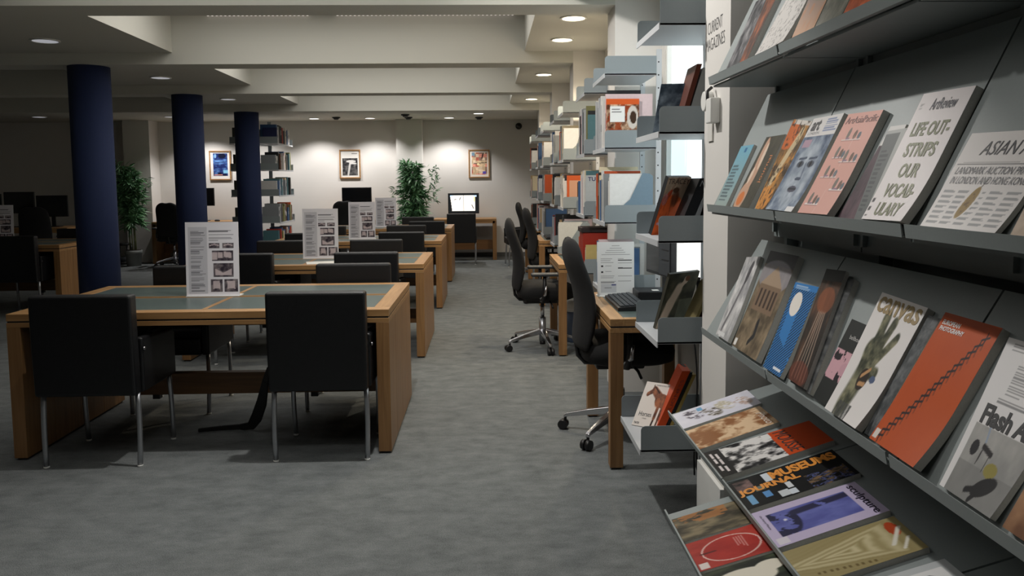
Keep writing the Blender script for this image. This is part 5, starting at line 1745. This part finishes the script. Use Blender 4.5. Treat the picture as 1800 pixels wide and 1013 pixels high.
def t_lilac(U, V):
    img = np.ones(U.shape + (3,)) * np.array([198, 186, 216.])
    m = rect(U, V, 0.16, 0.80, 0.10, 0.84)
    c = mixc((fbm(U, V, 6, 6, 144) - 0.3) * 1.6, (92, 96, 166), (124, 132, 200))
    img = img * (1 - m[..., None]) + c * m[..., None]
    img = over(img, m * (ell(U, V, 0.45, 0.18, 0.40, 0.16) * (fbm(U, V, 9, 9, 145) > 0.45)), (44, 44, 74))
    img = over(img, m * (line(U, V, (0.30, 0.35), (0.26, 0.82), 0.07) * (fbm(U, V, 6, 10, 146) > 0.36)), (50, 50, 78))
    img = over(img, ell(U, V, 0.42, 0.22, 0.03, 0.015), (220, 220, 236))
    return over(img, rect(U, V, 0.80, 0.96, 0.03, 0.13) , (222, 216, 226))
def t_beige(U, V):
    d = np.sqrt(((U - 0.42) / 0.6) ** 2 + ((V - 0.42) / 0.42) ** 2)
    d2 = np.maximum(np.abs(U - 0.5) * 1.5 - (V - 0.5) * 0.55, (V - 0.42) * 1.0) + 0.12 * fbm(U, V, 3, 3, 17)
    d2 = np.maximum(d2, (0.36 - V) * 0.9)
    img = mixc(0.45 + 0.4 * np.sin(d2 * 46) * np.clip(1 - d2, 0, 1), (150, 136, 92), (222, 212, 174))
    img = over(img, (d2 > 0.50).astype(float) * 0.75, (150, 136, 92))
    img = over(img, line(U, V, (0.8, 0.15), (0.92, 0.6), 0.03) * (np.floor(V * 40) % 2), (112, 96, 60))
    img = over(img, ell(U, V, 0.30, 0.90, 0.2, 0.05), (176, 70, 34))
    return over(img, line(U, V, (0.3, 0.95), (0.7, 0.8), 0.02) + line(U, V, (0.85, 0.85), (0.6, 0.95), 0.015), (228, 224, 210))
def t_white(U, V):
    img = np.ones(U.shape + (3,)) * np.array([196, 200, 202.])
    return over(img, rect(U, V, 0.12, 0.92, 0.05, 0.93), (236, 236, 236))
def t_white_loops(U, V):
    img = t_white(U, V)
    for c in (0.3, 0.5, 0.7):
        e = ell(U, V, c, 0.80, 0.09, 0.05, 0.3, 0.02) - ell(U, V, c, 0.80, 0.075, 0.04, 0.3, 0.02)
        img = over(img, e, (40, 40, 42))
    return img
mag('s4', [(2.585, .269), (2.43, .264), (2.561, .002), (2.41, .002)], t_masks, 'pale lilac magazine with four masks, first on the low sloping shelf', thick=0.010)
mag('s4', [(2.408, .250), (2.24, .250), (2.382, .002), (2.215, .002)], t_swirl, 'brown and cream swirled magazine on the low sloping shelf', thick=0.012,
    texts=[('Photo', 0.3, 0.92, 0.87, 0.97, ink((236, 226, 212)), {'shear': 0.3})])
mag('s4', [(2.182, .317), (2.012, .314), (2.177, .002), (1.992, .002)], t_mousse, 'MOUSSE magazine with an orange band over a black and white photograph', thick=0.014, nu=90, nv=140,
    texts=[('MOUSSE', 0.06, 0.94, 0.635, 0.755, INK, {'shear': 0.15})])
ORG = ink((232, 150, 50))
mag('s4', [(1.968, .288), (1.805, .284), (1.950, .002), (1.790, .002)], t_museum, 'black magazine with large orange words MUSEUMS JOURNAL', thick=0.012, nu=90, nv=140,
    texts=[('MUSEUMS', 0.06, 0.33, 0.36, 0.97, ORG, {'bold': 0.05, 'turn': 1}), ('JOURNAL', 0.36, 0.60, 0.02, 0.58, ORG, {'bold': 0.05, 'turn': 1})])
mag('s4', [(1.773, .255), (1.610, .255), (1.769, .002), (1.596, .002)], t_lilac, 'lilac magazine titled sculpture with a violet picture', thick=0.012,
    texts=[('sculpture', 0.08, 0.95, 0.865, 0.965, ink((40, 30, 60)), {'bold': 0.015}), ('the Henry Moore', 0.14, 0.55, 0.035, 0.065, ink((70, 60, 90)))])
mag('s4', [(1.585, .250), (1.445, .246), (1.575, .002), (1.437, .002)], t_beige, 'beige magazine with nested pale lines on the low sloping shelf', thick=0.012)
mag('s4', [(1.40, .250), (1.235, .250), (1.40, .002), (1.235, .002)], t_white_loops, 'white magazine with black loops at the camera end of the low sloping shelf', thick=0.010)

# --- lowest shelf
def u_land(U, V):
    img = mixc((fbm(U, V, 7, 6, 150) - 0.3) * 2.2, (56, 52, 42), (136, 124, 98))
    img = over(img, rect(U, V, 0, 0.4, 0, 0.5) * (fbm(U, V, 8, 6, 151) > 0.5) * 0.8, (176, 116, 64))
    return over(img, ell(U, V, 0.4, 0.78, 0.3, 0.14), (58, 58, 52))
def u_red(U, V):
    img = mixc((fbm(U, V, 4, 4, 152) - 0.3) * 1.6, (156, 44, 36), (200, 72, 58))
    e = ell(U, V, 0.52, 0.34, 0.40, 0.26, 0, 0.02) - ell(U, V, 0.52, 0.34, 0.375, 0.245, 0, 0.02)
    img = over(img, e, (232, 200, 192))
    img = over(img, ell(U, V, 0.52, 0.34, 0.37, 0.24) * 0.4, (168, 30, 28))
    img = lines(img, U, V, 0.25, 0.7, 0.40, 0.50, 5, (230, 190, 184), 0.6, 11, 0.4)
    img = over(img, line(U, V, (0.5, 0.08), (0.5, 0.20), 0.016), (70, 26, 26))
    return over(img, rect(U, V, 0.78, 0.96, 0.02, 0.09), (226, 214, 208))
def u_bw(U, V):
    img = mixc((fbm(U, V, 6, 5, 153) - 0.3) * 2, (30, 34, 28), (74, 84, 60))
    img = over(img, ell(U, V, 0.45, 0.30, 0.28, 0.24, 0.5) + ell(U, V, 0.3, 0.52, 0.16, 0.12), (228, 222, 206))
    return over(img, rect(U, V, 0.05, 0.5, 0.62, 0.68), (150, 60, 50))
mag('s5', [(1.925, .27), (1.795, .27), (1.925, .002), (1.80, .002)], u_land, 'olive brown landscape magazine, first on the lowest shelf', thick=0.010)
mag('s5', [(1.79, .27), (1.655, .27), (1.787, .002), (1.655, .002)], u_red, 'red magazine with a thin pale ring on the lowest shelf', thick=0.010)
mag('s5', [(1.645, .27), (1.51, .27), (1.645, .002), (1.51, .002)], u_bw, 'dark green magazine with a white shape on the lowest shelf', thick=0.010)
mag('s5', [(1.49, .27), (1.34, .27), (1.49, .002), (1.34, .002)], tint((90, 92, 96), (150, 150, 150), 4, 4, 154), 'grey magazine at the camera end of the lowest shelf', thick=0.010)
